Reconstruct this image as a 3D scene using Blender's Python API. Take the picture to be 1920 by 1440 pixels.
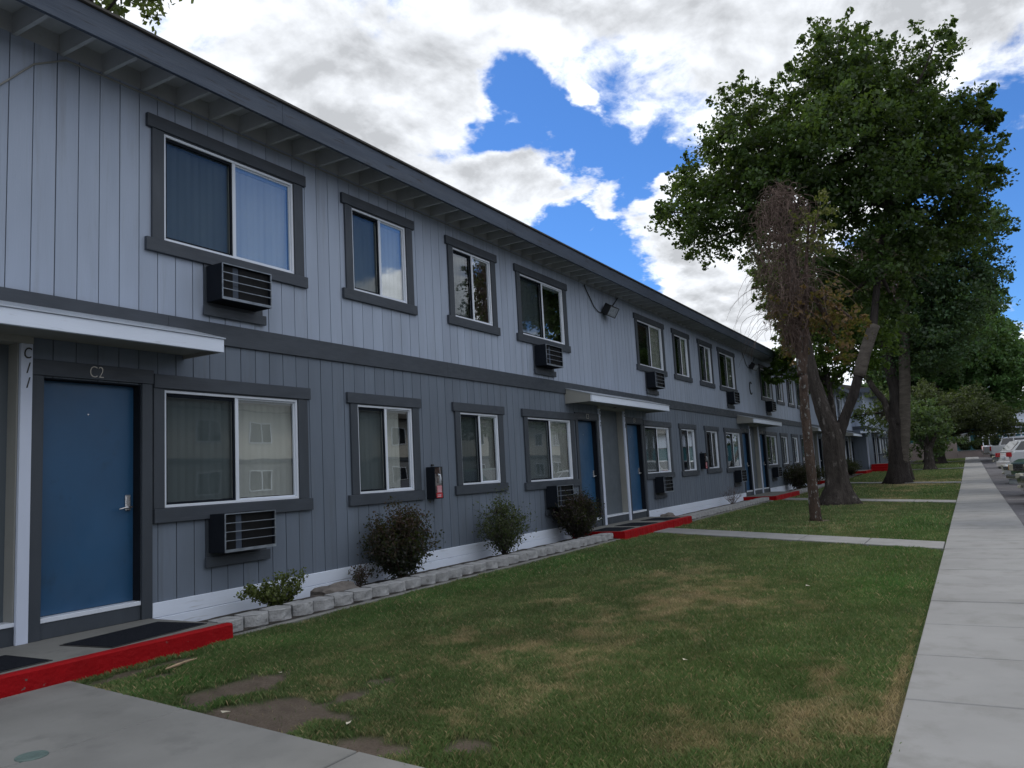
import bpy, bmesh, math, random
import numpy as np
from mathutils import Vector, Matrix

random.seed(7)
rng = np.random.default_rng(7)
scene = bpy.context.scene
for _o in list(bpy.data.objects):
    bpy.data.objects.remove(_o)
C = scene.collection
PI = math.pi

# ------------------------------------------------------------------ camera
CZ = 1.29                                   # camera height above the lawn
yaw, pitch, roll = map(math.radians, (29.8817, 6.6345, -3.0640))
Fv = Vector((math.cos(yaw) * math.cos(pitch), math.sin(yaw) * math.cos(pitch), math.sin(pitch)))
Rv = Vector((math.sin(yaw), -math.cos(yaw), 0))
Uv = Rv.cross(Fv)
R2 = Rv * math.cos(roll) + Uv * math.sin(roll)
U2 = -Rv * math.sin(roll) + Uv * math.cos(roll)
cam = bpy.data.cameras.new('camera')
cam.sensor_width = 36
cam.lens = 36 * 1470.73 / 1920
cam.clip_end = 3000
cam.clip_start = 0.05
camo = bpy.data.objects.new('camera', cam)
C.objects.link(camo)
mw = Matrix.Identity(4)
for i in range(3):
    mw[i][0], mw[i][1], mw[i][2] = R2[i], U2[i], -Fv[i]
mw[0][3], mw[1][3], mw[2][3] = 0, -6.762, CZ
camo.matrix_world = mw
scene.camera = camo

# ------------------------------------------------------------------ light and sky
SUN_EL, SUN_AZ = math.radians(52), math.radians(58)     # azimuth from +X towards +Y: behind the building
sd = Vector((math.cos(SUN_AZ) * math.cos(SUN_EL), math.sin(SUN_AZ) * math.cos(SUN_EL), math.sin(SUN_EL)))
sun = bpy.data.lights.new('sun', 'SUN')
sun.energy = 0.9
sun.angle = math.radians(12)
sun.color = (1.0, 0.93, 0.82)
suno = bpy.data.objects.new('sun', sun)
C.objects.link(suno)
suno.rotation_mode = 'QUATERNION'
suno.rotation_quaternion = sd.to_track_quat('Z', 'Y')
scene.view_settings.view_transform = 'Standard'
scene.view_settings.look = 'None'
scene.view_settings.gamma = 1
scene.view_settings.exposure = 0.55
scene.view_settings.use_curve_mapping = False
scene.cycles.max_bounces = 8
scene.cycles.transparent_max_bounces = 12
scene.cycles.use_adaptive_sampling = True
scene.cycles.use_denoising = True

world = bpy.data.worlds.new('World')
scene.world = world
world.use_nodes = True
W = world.node_tree
W.nodes.clear()
def wn(t, **k):
    n = W.nodes.new(t)
    for a, b in k.items():
        setattr(n, a, b)
    return n
def wl(a, b):
    W.links.new(a, b)
def wmath(op, a, b=None, c=None, clamp=False):
    n = wn('ShaderNodeMath', operation=op, use_clamp=clamp)
    for i, v in enumerate((a, b, c)):
        if v is None:
            continue
        if isinstance(v, (int, float)):
            n.inputs[i].default_value = v
        else:
            wl(v, n.inputs[i])
    return n.outputs[0]
def wrange(v, a, b, c, d, smooth=True):
    n = wn('ShaderNodeMapRange', interpolation_type='SMOOTHSTEP' if smooth else 'LINEAR')
    wl(v, n.inputs[0])
    for i, x in enumerate((a, b, c, d)):
        n.inputs[i + 1].default_value = x
    return n.outputs[0]
sky = wn('ShaderNodeTexSky', sky_type='NISHITA', sun_disc=False)
sky.sun_elevation = SUN_EL
sky.sun_rotation = math.radians(90) - SUN_AZ
sky.altitude = 1300
sky.air_density = 1.0
sky.dust_density = 0.3
sky.ozone_density = 2.0
tc = wn('ShaderNodeTexCoord')
D = tc.outputs['Generated']
sep = wn('ShaderNodeSeparateXYZ'); wl(D, sep.inputs[0])
zz = wmath('ADD', wmath('MAXIMUM', sep.outputs[2], 0.0), 0.30)
comb = wn('ShaderNodeCombineXYZ')
wl(wmath('DIVIDE', sep.outputs[0], zz), comb.inputs[0])
wl(wmath('DIVIDE', sep.outputs[1], zz), comb.inputs[1])
comb.inputs[2].default_value = 3.7
P = comb.outputs[0]
def wnoise(vec, scale, detail=8, rough=0.55, dist=0.0, off=None):
    if off is not None:
        m = wn('ShaderNodeVectorMath', operation='ADD'); wl(vec, m.inputs[0]); m.inputs[1].default_value = off
        vec = m.outputs[0]
    n = wn('ShaderNodeTexNoise'); wl(vec, n.inputs['Vector'])
    n.inputs['Scale'].default_value = scale
    n.inputs['Detail'].default_value = detail
    n.inputs['Roughness'].default_value = rough
    n.inputs['Distortion'].default_value = dist
    return n.outputs['Fac']
CLOUD_OFF = (1.3, 0.4, 0.0)
n1 = wnoise(P, 2.6, 12, 0.58, 0.25, CLOUD_OFF)
n1s = wnoise(P, 2.6, 12, 0.58, 0.25, (CLOUD_OFF[0] + 0.035, CLOUD_OFF[1] + 0.05, 0.0))
nb = wnoise(P, 0.9, 3, 0.5, 0.0, (5.1, 2.2, 0))
nf = wnoise(P, 9.0, 10, 0.62, 0.4, (2.1, 7.2, 0))
# gaps of blue between the clouds: (direction, angular radius, strength)
HOLES = [((0.8373, 0.3035, 0.4547), 0.1, 1), ((0.8515, 0.2392, 0.4667), 0.075, 1), ((0.8673, 0.2746, 0.4152), 0.085, 1), ((0.8402, 0.3715, 0.3951), 0.07, 1), ((0.8097, 0.4165, 0.4133), 0.055, 1), ((0.7767, 0.4318, 0.4586), 0.04, 0.9), ((0.8701, 0.3229, 0.3723), 0.055, 1), ((0.8713, 0.3933, 0.2935), 0.05, 1), ((0.9019, 0.3401, 0.2662), 0.055, 1), ((0.9549, -0.065, 0.2897), 0.12, 1), ((0.9389, -0.0508, 0.3405), 0.04, 1), ((0.971, -0.064, 0.2304), 0.1, 1), ((0.9639, 0.0231, 0.2651), 0.06, 0.8), ((0.3968, 0.7739, 0.4935), 0.03, 0.6), ((0.6315, -0.6986, 0.3363), 0.16, 1), ((0.7312, -0.6046, 0.3159), 0.06, 0.8), ((0.8648, -0.4513, 0.2202), 0.08, 0.7)]
hs = None
wv = wn('ShaderNodeTexNoise'); wl(P, wv.inputs['Vector']); wv.inputs['Scale'].default_value = 3.2; wv.inputs['Detail'].default_value = 6; wv.inputs['Roughness'].default_value = 0.6
wv2 = wn('ShaderNodeVectorMath', operation='MULTIPLY_ADD'); wl(wv.outputs['Color'], wv2.inputs[0]); wv2.inputs[1].default_value = (0.22, 0.22, 0.22); wv2.inputs[2].default_value = (-0.11, -0.11, -0.11)
wv3 = wn('ShaderNodeVectorMath', operation='ADD'); wl(D, wv3.inputs[0]); wl(wv2.outputs[0], wv3.inputs[1])
DW = wv3.outputs[0]
for d, r, s in HOLES:
    vm = wn('ShaderNodeVectorMath', operation='DISTANCE'); wl(DW, vm.inputs[0]); vm.inputs[1].default_value = d
    v = wrange(vm.outputs['Value'], r * 0.2, r * 1.7, s, 0.0)
    hs = v if hs is None else wmath('MAXIMUM', hs, v)
dens = wmath('ADD', wmath('MULTIPLY_ADD', n1, 0.8, 0.22), wmath('MULTIPLY', wmath('SUBTRACT', nf, 0.5), 0.40))
dens = wmath('ADD', dens, wmath('MULTIPLY', wmath('SUBTRACT', nb, 0.5), 0.25))
dens = wmath('SUBTRACT', dens, wmath('MULTIPLY', hs, 0.34))
fs = None
for d, r, s in [((0.8239, 0.4432, 0.3533), 0.04, 0.8), ((0.8781, 0.3468, 0.3297), 0.03, 0.8), ((0.8528, 0.3959, 0.3405), 0.035, 0.8), ((0.815, 0.3701, 0.4458), 0.02, 0.8), ((0.8963, 0.2839, 0.3407), 0.03, 0.8), ((0.6236, 0.617, 0.48), 0.15, 0.6), ((0.8714, 0.112, 0.4776), 0.2, 0.8), ((0.9484, 0.2449, 0.2013), 0.08, 0.8), ((0.9216, 0.3002, 0.246), 0.03, 0.5), ((0.6683, -0.705, 0.2374), 0.05, 1), ((0.7121, -0.6794, 0.177), 0.1, 1), ((0.7732, -0.592, 0.2272), 0.07, 1)]:
    vm = wn('ShaderNodeVectorMath', operation='DISTANCE'); wl(DW, vm.inputs[0]); vm.inputs[1].default_value = d
    v = wrange(vm.outputs['Value'], r * 0.2, r * 1.7, s, 0.0)
    fs = v if fs is None else wmath('MAXIMUM', fs, v)
dens = wmath('ADD', dens, wmath('MULTIPLY', fs, 0.22))
alpha = wrange(dens, 0.42, 0.58, 0.0, 1.0)
thick = wrange(wmath('ADD', dens, wmath('MULTIPLY', wmath('SUBTRACT', nb, 0.5), 0.55)), 0.54, 0.78, 0.0, 1.0)
relief = wmath('MULTIPLY', wmath('SUBTRACT', n1, n1s), 1.7)
n2 = wnoise(P, 6.5, 8, 0.55, 0.3, (4.4, 1.1, 0))
n2s = wnoise(P, 6.5, 8, 0.55, 0.3, (4.4 + 0.016, 1.1 + 0.022, 0))
relief = wmath('ADD', relief, wmath('MULTIPLY', wmath('SUBTRACT', n2, n2s), 0.9))
bright = wmath('ADD', wrange(thick, 0.0, 1.0, 0.86, 0.60, False), relief)
bright = wmath('ADD', bright, wmath('MULTIPLY', wmath('SUBTRACT', nf, 0.5), 0.22))
bright = wmath('MULTIPLY', wmath('MINIMUM', wmath('MAXIMUM', bright, 0.42), 0.95), 10.0)
cc = wn('ShaderNodeVectorMath', operation='SCALE'); cc.inputs[0].default_value = (0.95, 0.985, 1.04); wl(bright, cc.inputs['Scale'])
bl = wn('ShaderNodeVectorMath', operation='MULTIPLY'); wl(sky.outputs[0], bl.inputs[0]); bl.inputs[1].default_value = (0.38, 0.66, 1.0)
mx = wn('ShaderNodeMix', data_type='RGBA')
wl(alpha, mx.inputs[0]); wl(bl.outputs[0], mx.inputs[6]); wl(cc.outputs[0], mx.inputs[7])
bg = wn('ShaderNodeBackground'); wl(mx.outputs[2], bg.inputs[0]); bg.inputs[1].default_value = 0.1
wo = wn('ShaderNodeOutputWorld'); wl(bg.outputs[0], wo.inputs[0])

# ------------------------------------------------------------------ materials
def new_mat(name):
    m = bpy.data.materials.new(name)
    m.use_nodes = True
    nt = m.node_tree
    return m, nt, nt.nodes['Principled BSDF']
class NT:
    def __init__(s, nt):
        s.nt = nt
    def n(s, t, **k):
        n = s.nt.nodes.new(t)
        for a, b in k.items():
            setattr(n, a, b)
        return n
    def l(s, a, b):
        s.nt.links.new(a, b)
    def pos(s, scale=(1, 1, 1), local=False):
        if local:
            src = s.n('ShaderNodeTexCoord').outputs['Object']
        else:
            src = s.n('ShaderNodeNewGeometry').outputs['Position']
        v = s.n('ShaderNodeVectorMath', operation='MULTIPLY')
        s.l(src, v.inputs[0]); v.inputs[1].default_value = scale
        return v.outputs[0]
    def noise(s, vec, sc=1.0, det=4, rough=0.55, dist=0.0):
        n = s.n('ShaderNodeTexNoise'); s.l(vec, n.inputs['Vector'])
        n.inputs['Scale'].default_value = sc; n.inputs['Detail'].default_value = det
        n.inputs['Roughness'].default_value = rough; n.inputs['Distortion'].default_value = dist
        return n.outputs['Fac']
    def rng(s, v, a, b, c, d):
        n = s.n('ShaderNodeMapRange'); s.l(v, n.inputs[0])
        for i, x in enumerate((a, b, c, d)):
            n.inputs[i + 1].default_value = x
        return n.outputs[0]
    def mix(s, f, a, b, mode='MIX'):
        n = s.n('ShaderNodeMix', data_type='RGBA', blend_type=mode)
        if isinstance(f, (int, float)): n.inputs[0].default_value = f
        else: s.l(f, n.inputs[0])
        for i, v in ((6, a), (7, b)):
            if isinstance(v, tuple): n.inputs[i].default_value = (*v[:3], 1)
            else: s.l(v, n.inputs[i])
        return n.outputs[2]
    def bump(s, h, st, dist=0.01):
        n = s.n('ShaderNodeBump'); s.l(h, n.inputs['Height'])
        n.inputs['Strength'].default_value = st; n.inputs['Distance'].default_value = dist
        return n.outputs[0]
def mat(name, col, rough=0.6, metal=0.0, var=0.12, vs=(1.5, 1.5, 1.5), bump=0.0, bs=(60, 60, 60), bd=0.004,
        dirt=None, dirt_rng=(0.6, 0.75), dirt_scale=(3, 3, 3), spec=0.5, local=False, rv=0.1):
    m, nt, b = new_mat(name)
    T = NT(nt)
    dark = tuple(c * (1 - var) for c in col); lite = tuple(min(1, c * (1 + var)) for c in col)
    c = T.mix(T.rng(T.noise(T.pos(vs, local), 1, 5), 0.3, 0.7, 0, 1), dark, lite)
    if dirt:
        f = T.rng(T.noise(T.pos(dirt_scale, local), 1, 8, 0.65), dirt_rng[0], dirt_rng[1], 0, 1)
        c = T.mix(f, c, dirt)
    if 'siding' in name:
        oi = T.n('ShaderNodeObjectInfo')
        hv = T.n('ShaderNodeHueSaturation'); T.l(T.rng(oi.outputs['Random'], 0, 1, 0.93, 1.06), hv.inputs['Value']); T.l(c, hv.inputs['Color']); c = hv.outputs[0]
    T.l(c, b.inputs['Base Color'])
    T.l(T.rng(T.noise(T.pos(tuple(v * 3 for v in vs), local), 1, 3), 0.3, 0.7, rough - rv, min(1, rough + rv)), b.inputs['Roughness'])
    b.inputs['Metallic'].default_value = metal
    b.inputs['Specular IOR Level'].default_value = spec
    if name.endswith('concrete'):
        # fine dark aggregate specks and hairline crazing
        vo = T.n('ShaderNodeTexVoronoi'); T.l(T.pos((38, 38, 38)), vo.inputs['Vector'])
        sp = T.rng(vo.outputs['Distance'], 0.05, 0.13, 0.55, 0.0)
        ms = T.rng(T.noise(T.pos((5, 5, 5)), 1, 3), 0.52, 0.62, 0, 1)
        mm = T.n('ShaderNodeMath', operation='MULTIPLY'); T.l(sp, mm.inputs[0]); T.l(ms, mm.inputs[1])
        T.l(T.mix(mm.outputs[0], c, (0.05, 0.05, 0.05)), b.inputs['Base Color'])
    if bump:
        T.l(T.bump(T.noise(T.pos(bs, local), 1, 6, 0.6), bump, bd), b.inputs['Normal'])
    return m

GRAIN = (70, 70, 5)
M = {}
M['siding_up'] = mat('pale_blue_grey_siding_paint', (0.335, 0.392, 0.500), 0.62, var=0.09, vs=(2.5, 2.5, 0.5), bump=0.5, bs=GRAIN, bd=0.002,
                     dirt=(0.27, 0.30, 0.35), dirt_rng=(0.54, 0.80), dirt_scale=(7, 7, 0.5), spec=0.3)
M['siding_low'] = mat('mid_grey_siding_paint', (0.140, 0.171, 0.220), 0.6, var=0.10, vs=(2.5, 2.5, 0.6), bump=0.5, bs=GRAIN, bd=0.002,
                      dirt=(0.115, 0.135, 0.16), dirt_rng=(0.54, 0.80), dirt_scale=(8, 8, 0.6), spec=0.35)
M['groove'] = mat('shadow_groove_paint', (0.075, 0.085, 0.10), 0.8, var=0.1)  # darker than the siding: groove shade and dirt put into the colour
M['trim'] = mat('charcoal_trim_paint', (0.046, 0.056, 0.072), 0.55, var=0.14, vs=(2, 2, 6), bump=0.6, bs=(5, 60, 60), bd=0.003,
                dirt=(0.078, 0.088, 0.105), dirt_rng=(0.62, 0.8), dirt_scale=(2, 9, 30), spec=0.4)
M['trim_v'] = mat('charcoal_upright_trim_paint', (0.045, 0.055, 0.070), 0.55, var=0.14, vs=(3, 3, 1), bump=0.6, bs=GRAIN, bd=0.003, spec=0.4)
M['fascia'] = mat('weathered_fascia_paint', (0.050, 0.066, 0.096), 0.6, var=0.2, vs=(0.6, 3, 5), bump=0.7, bs=(4, 50, 60), bd=0.004,
                  dirt=(0.025, 0.025, 0.028), dirt_rng=(0.58, 0.68), dirt_scale=(2.2, 9, 22), spec=0.35)
M['white'] = mat('weathered_white_paint', (0.70, 0.77, 0.90), 0.6, var=0.05, vs=(1, 3, 4), bump=0.5, bs=(5, 50, 60), bd=0.003,
                 dirt=(0.42, 0.45, 0.50), dirt_rng=(0.60, 0.74), dirt_scale=(1.6, 8, 24), spec=0.35)
M['post_white'] = mat('white_post_paint', (0.56, 0.62, 0.76), 0.6, var=0.05, vs=(3, 3, 1), bump=0.4, bs=GRAIN, bd=0.003,
                      dirt=(0.30, 0.27, 0.25), dirt_rng=(0.68, 0.76), dirt_scale=(30, 30, 8), spec=0.35)
M['greige'] = mat('grey_beige_paint', (0.27, 0.275, 0.26), 0.65, var=0.1, bump=0.4, bs=(20, 60, 60), bd=0.003)
M['soffit'] = mat('grey_soffit_paint', (0.42, 0.44, 0.46), 0.7, var=0.12, vs=(3, 1, 1), bump=0.5, bs=(60, 6, 60), bd=0.003,
                  dirt=(0.29, 0.29, 0.29), dirt_rng=(0.55, 0.8))
M['door_blue'] = mat('blue_door_paint', (0.020, 0.080, 0.175), 0.42, var=0.12, vs=(1.5, 1.5, 1.2), bump=0.25, bs=(30, 30, 12), bd=0.002, spec=0.5, dirt=(0.014, 0.048, 0.10), dirt_rng=(0.58, 0.80), dirt_scale=(5, 5, 3))
M['door_grey'] = mat('slate_door_paint', (0.085, 0.105, 0.125), 0.5, var=0.08)
M['metal_white'] = mat('white_aluminium', (0.66, 0.71, 0.80), 0.35, var=0.05, spec=0.6)
M['metal'] = mat('brushed_metal', (0.6, 0.6, 0.62), 0.3, metal=0.9, var=0.08)
M['metal_dull'] = mat('dull_silver_metal', (0.42, 0.46, 0.52), 0.45, metal=0.4, var=0.1)
M['ac_bar'] = mat('weathered_grille_metal', (0.22, 0.25, 0.29), 0.5, metal=0.5, var=0.35, vs=(9, 9, 20))
M['black'] = mat('black_painted_metal', (0.015, 0.016, 0.018), 0.5, var=0.2)
M['blackish'] = mat('dark_grey_metal', (0.010, 0.013, 0.019), 0.85, var=0.2, local=True, spec=0.12)
M['screen'] = None
M['interior'] = mat('room_shade_wall', (0.05, 0.05, 0.048), 0.9)  # darkness of the unlit rooms is put into this colour
M['blind'] = mat('ivory_blind_vinyl', (0.52, 0.52, 0.49), 0.6, var=0.10, vs=(3, 3, 0.5))
M['blind_dim'] = mat('grey_blind_vinyl', (0.30, 0.31, 0.30), 0.6, var=0.12, vs=(3, 3, 0.5))
M['red'] = mat('red_kerb_paint', (0.29, 0.003, 0.006), 0.7, var=0.12, vs=(4, 4, 4), bump=1.0, bs=(25, 25, 25), bd=0.01,
               dirt=(0.13, 0.10, 0.095), dirt_rng=(0.655, 0.69), dirt_scale=(11, 11, 16), spec=0.15)
M['slab'] = mat('porch_concrete', (0.175, 0.175, 0.165), 0.85, var=0.12, bump=0.4, bs=(90, 90, 90), bd=0.003,
                dirt=(0.10, 0.10, 0.095), dirt_rng=(0.55, 0.8), dirt_scale=(4, 4, 4))
M['concrete'] = mat('broom_finished_concrete', (0.235, 0.237, 0.240), 0.85, var=0.10, vs=(1.2, 1.2, 1.2), bump=0.35, bs=(120, 120, 120), bd=0.003,
                    dirt=(0.165, 0.165, 0.16), dirt_rng=(0.50, 0.76), dirt_scale=(2.6, 2.6, 2.6), spec=0.3)
M['concrete_old'] = mat('older_path_concrete', (0.205, 0.204, 0.196), 0.88, var=0.12, vs=(1.6, 1.6, 1.6), bump=0.4, bs=(110, 110, 110), bd=0.003,
                        dirt=(0.135, 0.135, 0.132), dirt_rng=(0.52, 0.82), dirt_scale=(3, 3, 3), spec=0.3)
M['block'] = mat('split_face_block', (0.33, 0.335, 0.345), 0.9, var=0.2, vs=(12, 12, 12), bump=1.0, bs=(45, 45, 45), bd=0.012,
                 dirt=(0.12, 0.12, 0.11), dirt_rng=(0.60, 0.72), dirt_scale=(9, 9, 9), spec=0.2)
M['rock'] = mat('brown_grey_rock', (0.15, 0.135, 0.125), 0.9, var=0.25, vs=(6, 6, 14), bump=1.0, bs=(18, 18, 40), bd=0.02)
M['soil'] = mat('bed_soil', (0.045, 0.038, 0.032), 0.95, var=0.3, vs=(8, 8, 8), bump=1.0, bs=(40, 40, 40), bd=0.02)
M['mat'] = mat('black_door_mat_fibre', (0.012, 0.014, 0.02), 0.95, var=0.3, vs=(60, 60, 60), bump=1.0, bs=(250, 250, 250), bd=0.004, spec=0.1)
M['asphalt'] = mat('asphalt', (0.095, 0.093, 0.105), 0.9, var=0.2, vs=(1, 1, 1), bump=0.6, bs=(80, 80, 80), bd=0.005,
                   dirt=(0.045, 0.045, 0.048), dirt_rng=(0.55, 0.75), dirt_scale=(0.8, 0.8, 0.8), spec=0.3)
M['line'] = mat('worn_white_line_paint', (0.26, 0.26, 0.27), 0.8, var=0.15, dirt=(0.1, 0.1, 0.1), dirt_rng=(0.5, 0.62), dirt_scale=(20, 20, 20))
M['bark'] = mat('grey_brown_bark', (0.060, 0.052, 0.048), 0.95, var=0.35, vs=(9, 9, 2.2), bump=1.0, bs=(22, 22, 6), bd=0.09,
                dirt=(0.19, 0.175, 0.165), dirt_rng=(0.58, 0.68), dirt_scale=(7, 7, 3), spec=0.15)
M['bark_dark'] = mat('dark_bark', (0.040, 0.035, 0.034), 0.95, var=0.35, vs=(9, 9, 2), bump=1.0, bs=(22, 22, 5), bd=0.09, spec=0.15)  # darker bark colour with random tone
M['bark_pale'] = mat('pale_ringed_bark', (0.105, 0.093, 0.082), 0.9, var=0.3, vs=(3, 3, 12), bump=1.0, bs=(12, 12, 30), bd=0.05, spec=0.15)
M['bark_lichen'] = mat('lichen_spotted_bark', (0.080, 0.058, 0.048), 0.95, var=0.35, vs=(8, 8, 3), bump=1.0, bs=(26, 26, 9), bd=0.06,
                       dirt=(0.26, 0.27, 0.27), dirt_rng=(0.57, 0.64), dirt_scale=(14, 14, 9), spec=0.15)
M['twig'] = mat('dead_twig_bark', (0.105, 0.072, 0.060), 0.95, var=0.3, vs=(10, 10, 10))
M['rubber'] = mat('tyre_rubber', (0.02, 0.02, 0.021), 0.85, var=0.15)
M['roofing'] = mat('dark_roll_roofing', (0.07, 0.065, 0.06), 0.95, var=0.2, bump=0.6, bs=(50, 50, 50))
M['beige'] = mat('pinkish_beige_concrete', (0.30, 0.25, 0.24), 0.85, var=0.1, vs=(1, 1, 0.4))
M['teal'] = mat('teal_siding_paint', (0.03, 0.14, 0.17), 0.65, var=0.08)
M['opp_up'] = mat('pale_cream_siding_paint', (0.45, 0.44, 0.40), 0.65, var=0.08)
M['opp_low'] = mat('grey_siding_paint', (0.17, 0.18, 0.19), 0.65, var=0.08)
M['brown_stain'] = mat('brown_box_back', (0.16, 0.09, 0.07), 0.7, var=0.3, vs=(30, 30, 30))
M['pink_label'] = mat('faded_red_label', (0.55, 0.16, 0.19), 0.5, var=0.1)
M['red_label'] = mat('red_label', (0.45, 0.03, 0.04), 0.5, var=0.1)
M['amber'] = mat('amber_lens', (0.75, 0.30, 0.03), 0.2, var=0.05)
M['lens'] = mat('hazy_headlight_lens', (0.55, 0.53, 0.42), 0.2, var=0.08, local=True)
M['red_lens'] = mat('red_tail_lens', (0.40, 0.01, 0.015), 0.2, var=0.08)
M['chrome'] = mat('chrome', (0.55, 0.54, 0.52), 0.18, metal=1.0, var=0.05)
M['carglass'] = mat('tinted_car_glass', (0.012, 0.014, 0.022), 0.06, var=0.05, spec=0.8, rv=0.02)
M['drain'] = mat('green_grey_plastic_lid', (0.10, 0.145, 0.135), 0.6, var=0.15, vs=(20, 20, 20))
M['litter'] = mat('dry_leaf_and_paper', (0.5, 0.46, 0.36), 0.8, var=0.2)
M['stick'] = mat('split_wood', (0.33, 0.24, 0.15), 0.8, var=0.3, vs=(10, 40, 40))
M['number'] = mat('pale_metal_number', (0.50, 0.47, 0.43), 0.4, metal=0.3, var=0.05)
M['bluelight'] = mat('sun_faded_lamp_lens', (0.20, 0.23, 0.27), 0.25, var=0.1, spec=0.7)
def carpaint(name, col):
    m, nt, b = new_mat(name)
    T = NT(nt)
    c = T.mix(T.rng(T.noise(T.pos((2, 2, 2), True), 1, 4), 0.3, 0.7, 0, 1), col, tuple(c * 0.88 for c in col))
    T.l(c, b.inputs['Base Color'])
    b.inputs['Roughness'].default_value = 0.28
    b.inputs['Coat Weight'].default_value = 0.7
    b.inputs['Coat Roughness'].default_value = 0.06
    return m
def glassmat(name, refl, tint=(0.8, 0.84, 0.86), rough=0.0, wave=0.0):
    m, nt, b = new_mat(name)
    nt.nodes.remove(b)
    T = NT(nt)
    out = nt.nodes['Material Output']
    tr = T.n('ShaderNodeBsdfTransparent'); tr.inputs[0].default_value = (*tint, 1)
    gl = T.n('ShaderNodeBsdfGlossy'); gl.inputs['Roughness'].default_value = rough
    gl.inputs[0].default_value = (0.95, 0.97, 1, 1)
    if wave:
        bp = T.bump(T.noise(T.pos((1.3, 1.3, 1.1)), 1, 2), wave, 0.004)
        T.l(bp, gl.inputs['Normal'])
    fr = T.n('ShaderNodeLayerWeight'); fr.inputs[0].default_value = 0.5
    pw = T.n('ShaderNodeMath', operation='POWER'); T.l(fr.outputs['Facing'], pw.inputs[0]); pw.inputs[1].default_value = 4.0
    f = T.rng(pw.outputs[0], 0.0, 1.0, refl, 1.0)
    mx = T.n('ShaderNodeMixShader'); T.l(f, mx.inputs[0]); T.l(tr.outputs[0], mx.inputs[1]); T.l(gl.outputs[0], mx.inputs[2])
    T.l(mx.outputs[0], out.inputs[0])
    return m
M['glass'] = glassmat('window_glass', 0.16, (0.93, 0.95, 0.95), 0.0, 0.3)
M['glass_mesh'] = glassmat('screened_window_glass', 0.04, (0.62, 0.66, 0.68), 0.02, 0.3)
def leafmat(name, trans=0.42):
    m, nt, b = new_mat(name)
    nt.nodes.remove(b)
    T = NT(nt)
    out = nt.nodes['Material Output']
    a = T.n('ShaderNodeAttribute', attribute_name='Col')
    d = T.n('ShaderNodeBsdfDiffuse'); T.l(a.outputs['Color'], d.inputs[0])
    t = T.n('ShaderNodeBsdfTranslucent')
    T.l(T.mix(0.5, a.outputs['Color'], (0.16, 0.24, 0.03)), t.inputs[0])
    g = T.n('ShaderNodeBsdfGlossy'); g.inputs['Roughness'].default_value = 0.45
    m1 = T.n('ShaderNodeMixShader'); m1.inputs[0].default_value = trans
    T.l(d.outputs[0], m1.inputs[1]); T.l(t.outputs[0], m1.inputs[2])
    m2 = T.n('ShaderNodeMixShader'); m2.inputs[0].default_value = 0.03
    T.l(m1.outputs[0], m2.inputs[1]); T.l(g.outputs[0], m2.inputs[2])
    T.l(m2.outputs[0], out.inputs[0])
    return m
M['leaf'] = leafmat('tree_leaves')
M['grassleaf'] = leafmat('grass_blades', 0.2)

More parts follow.
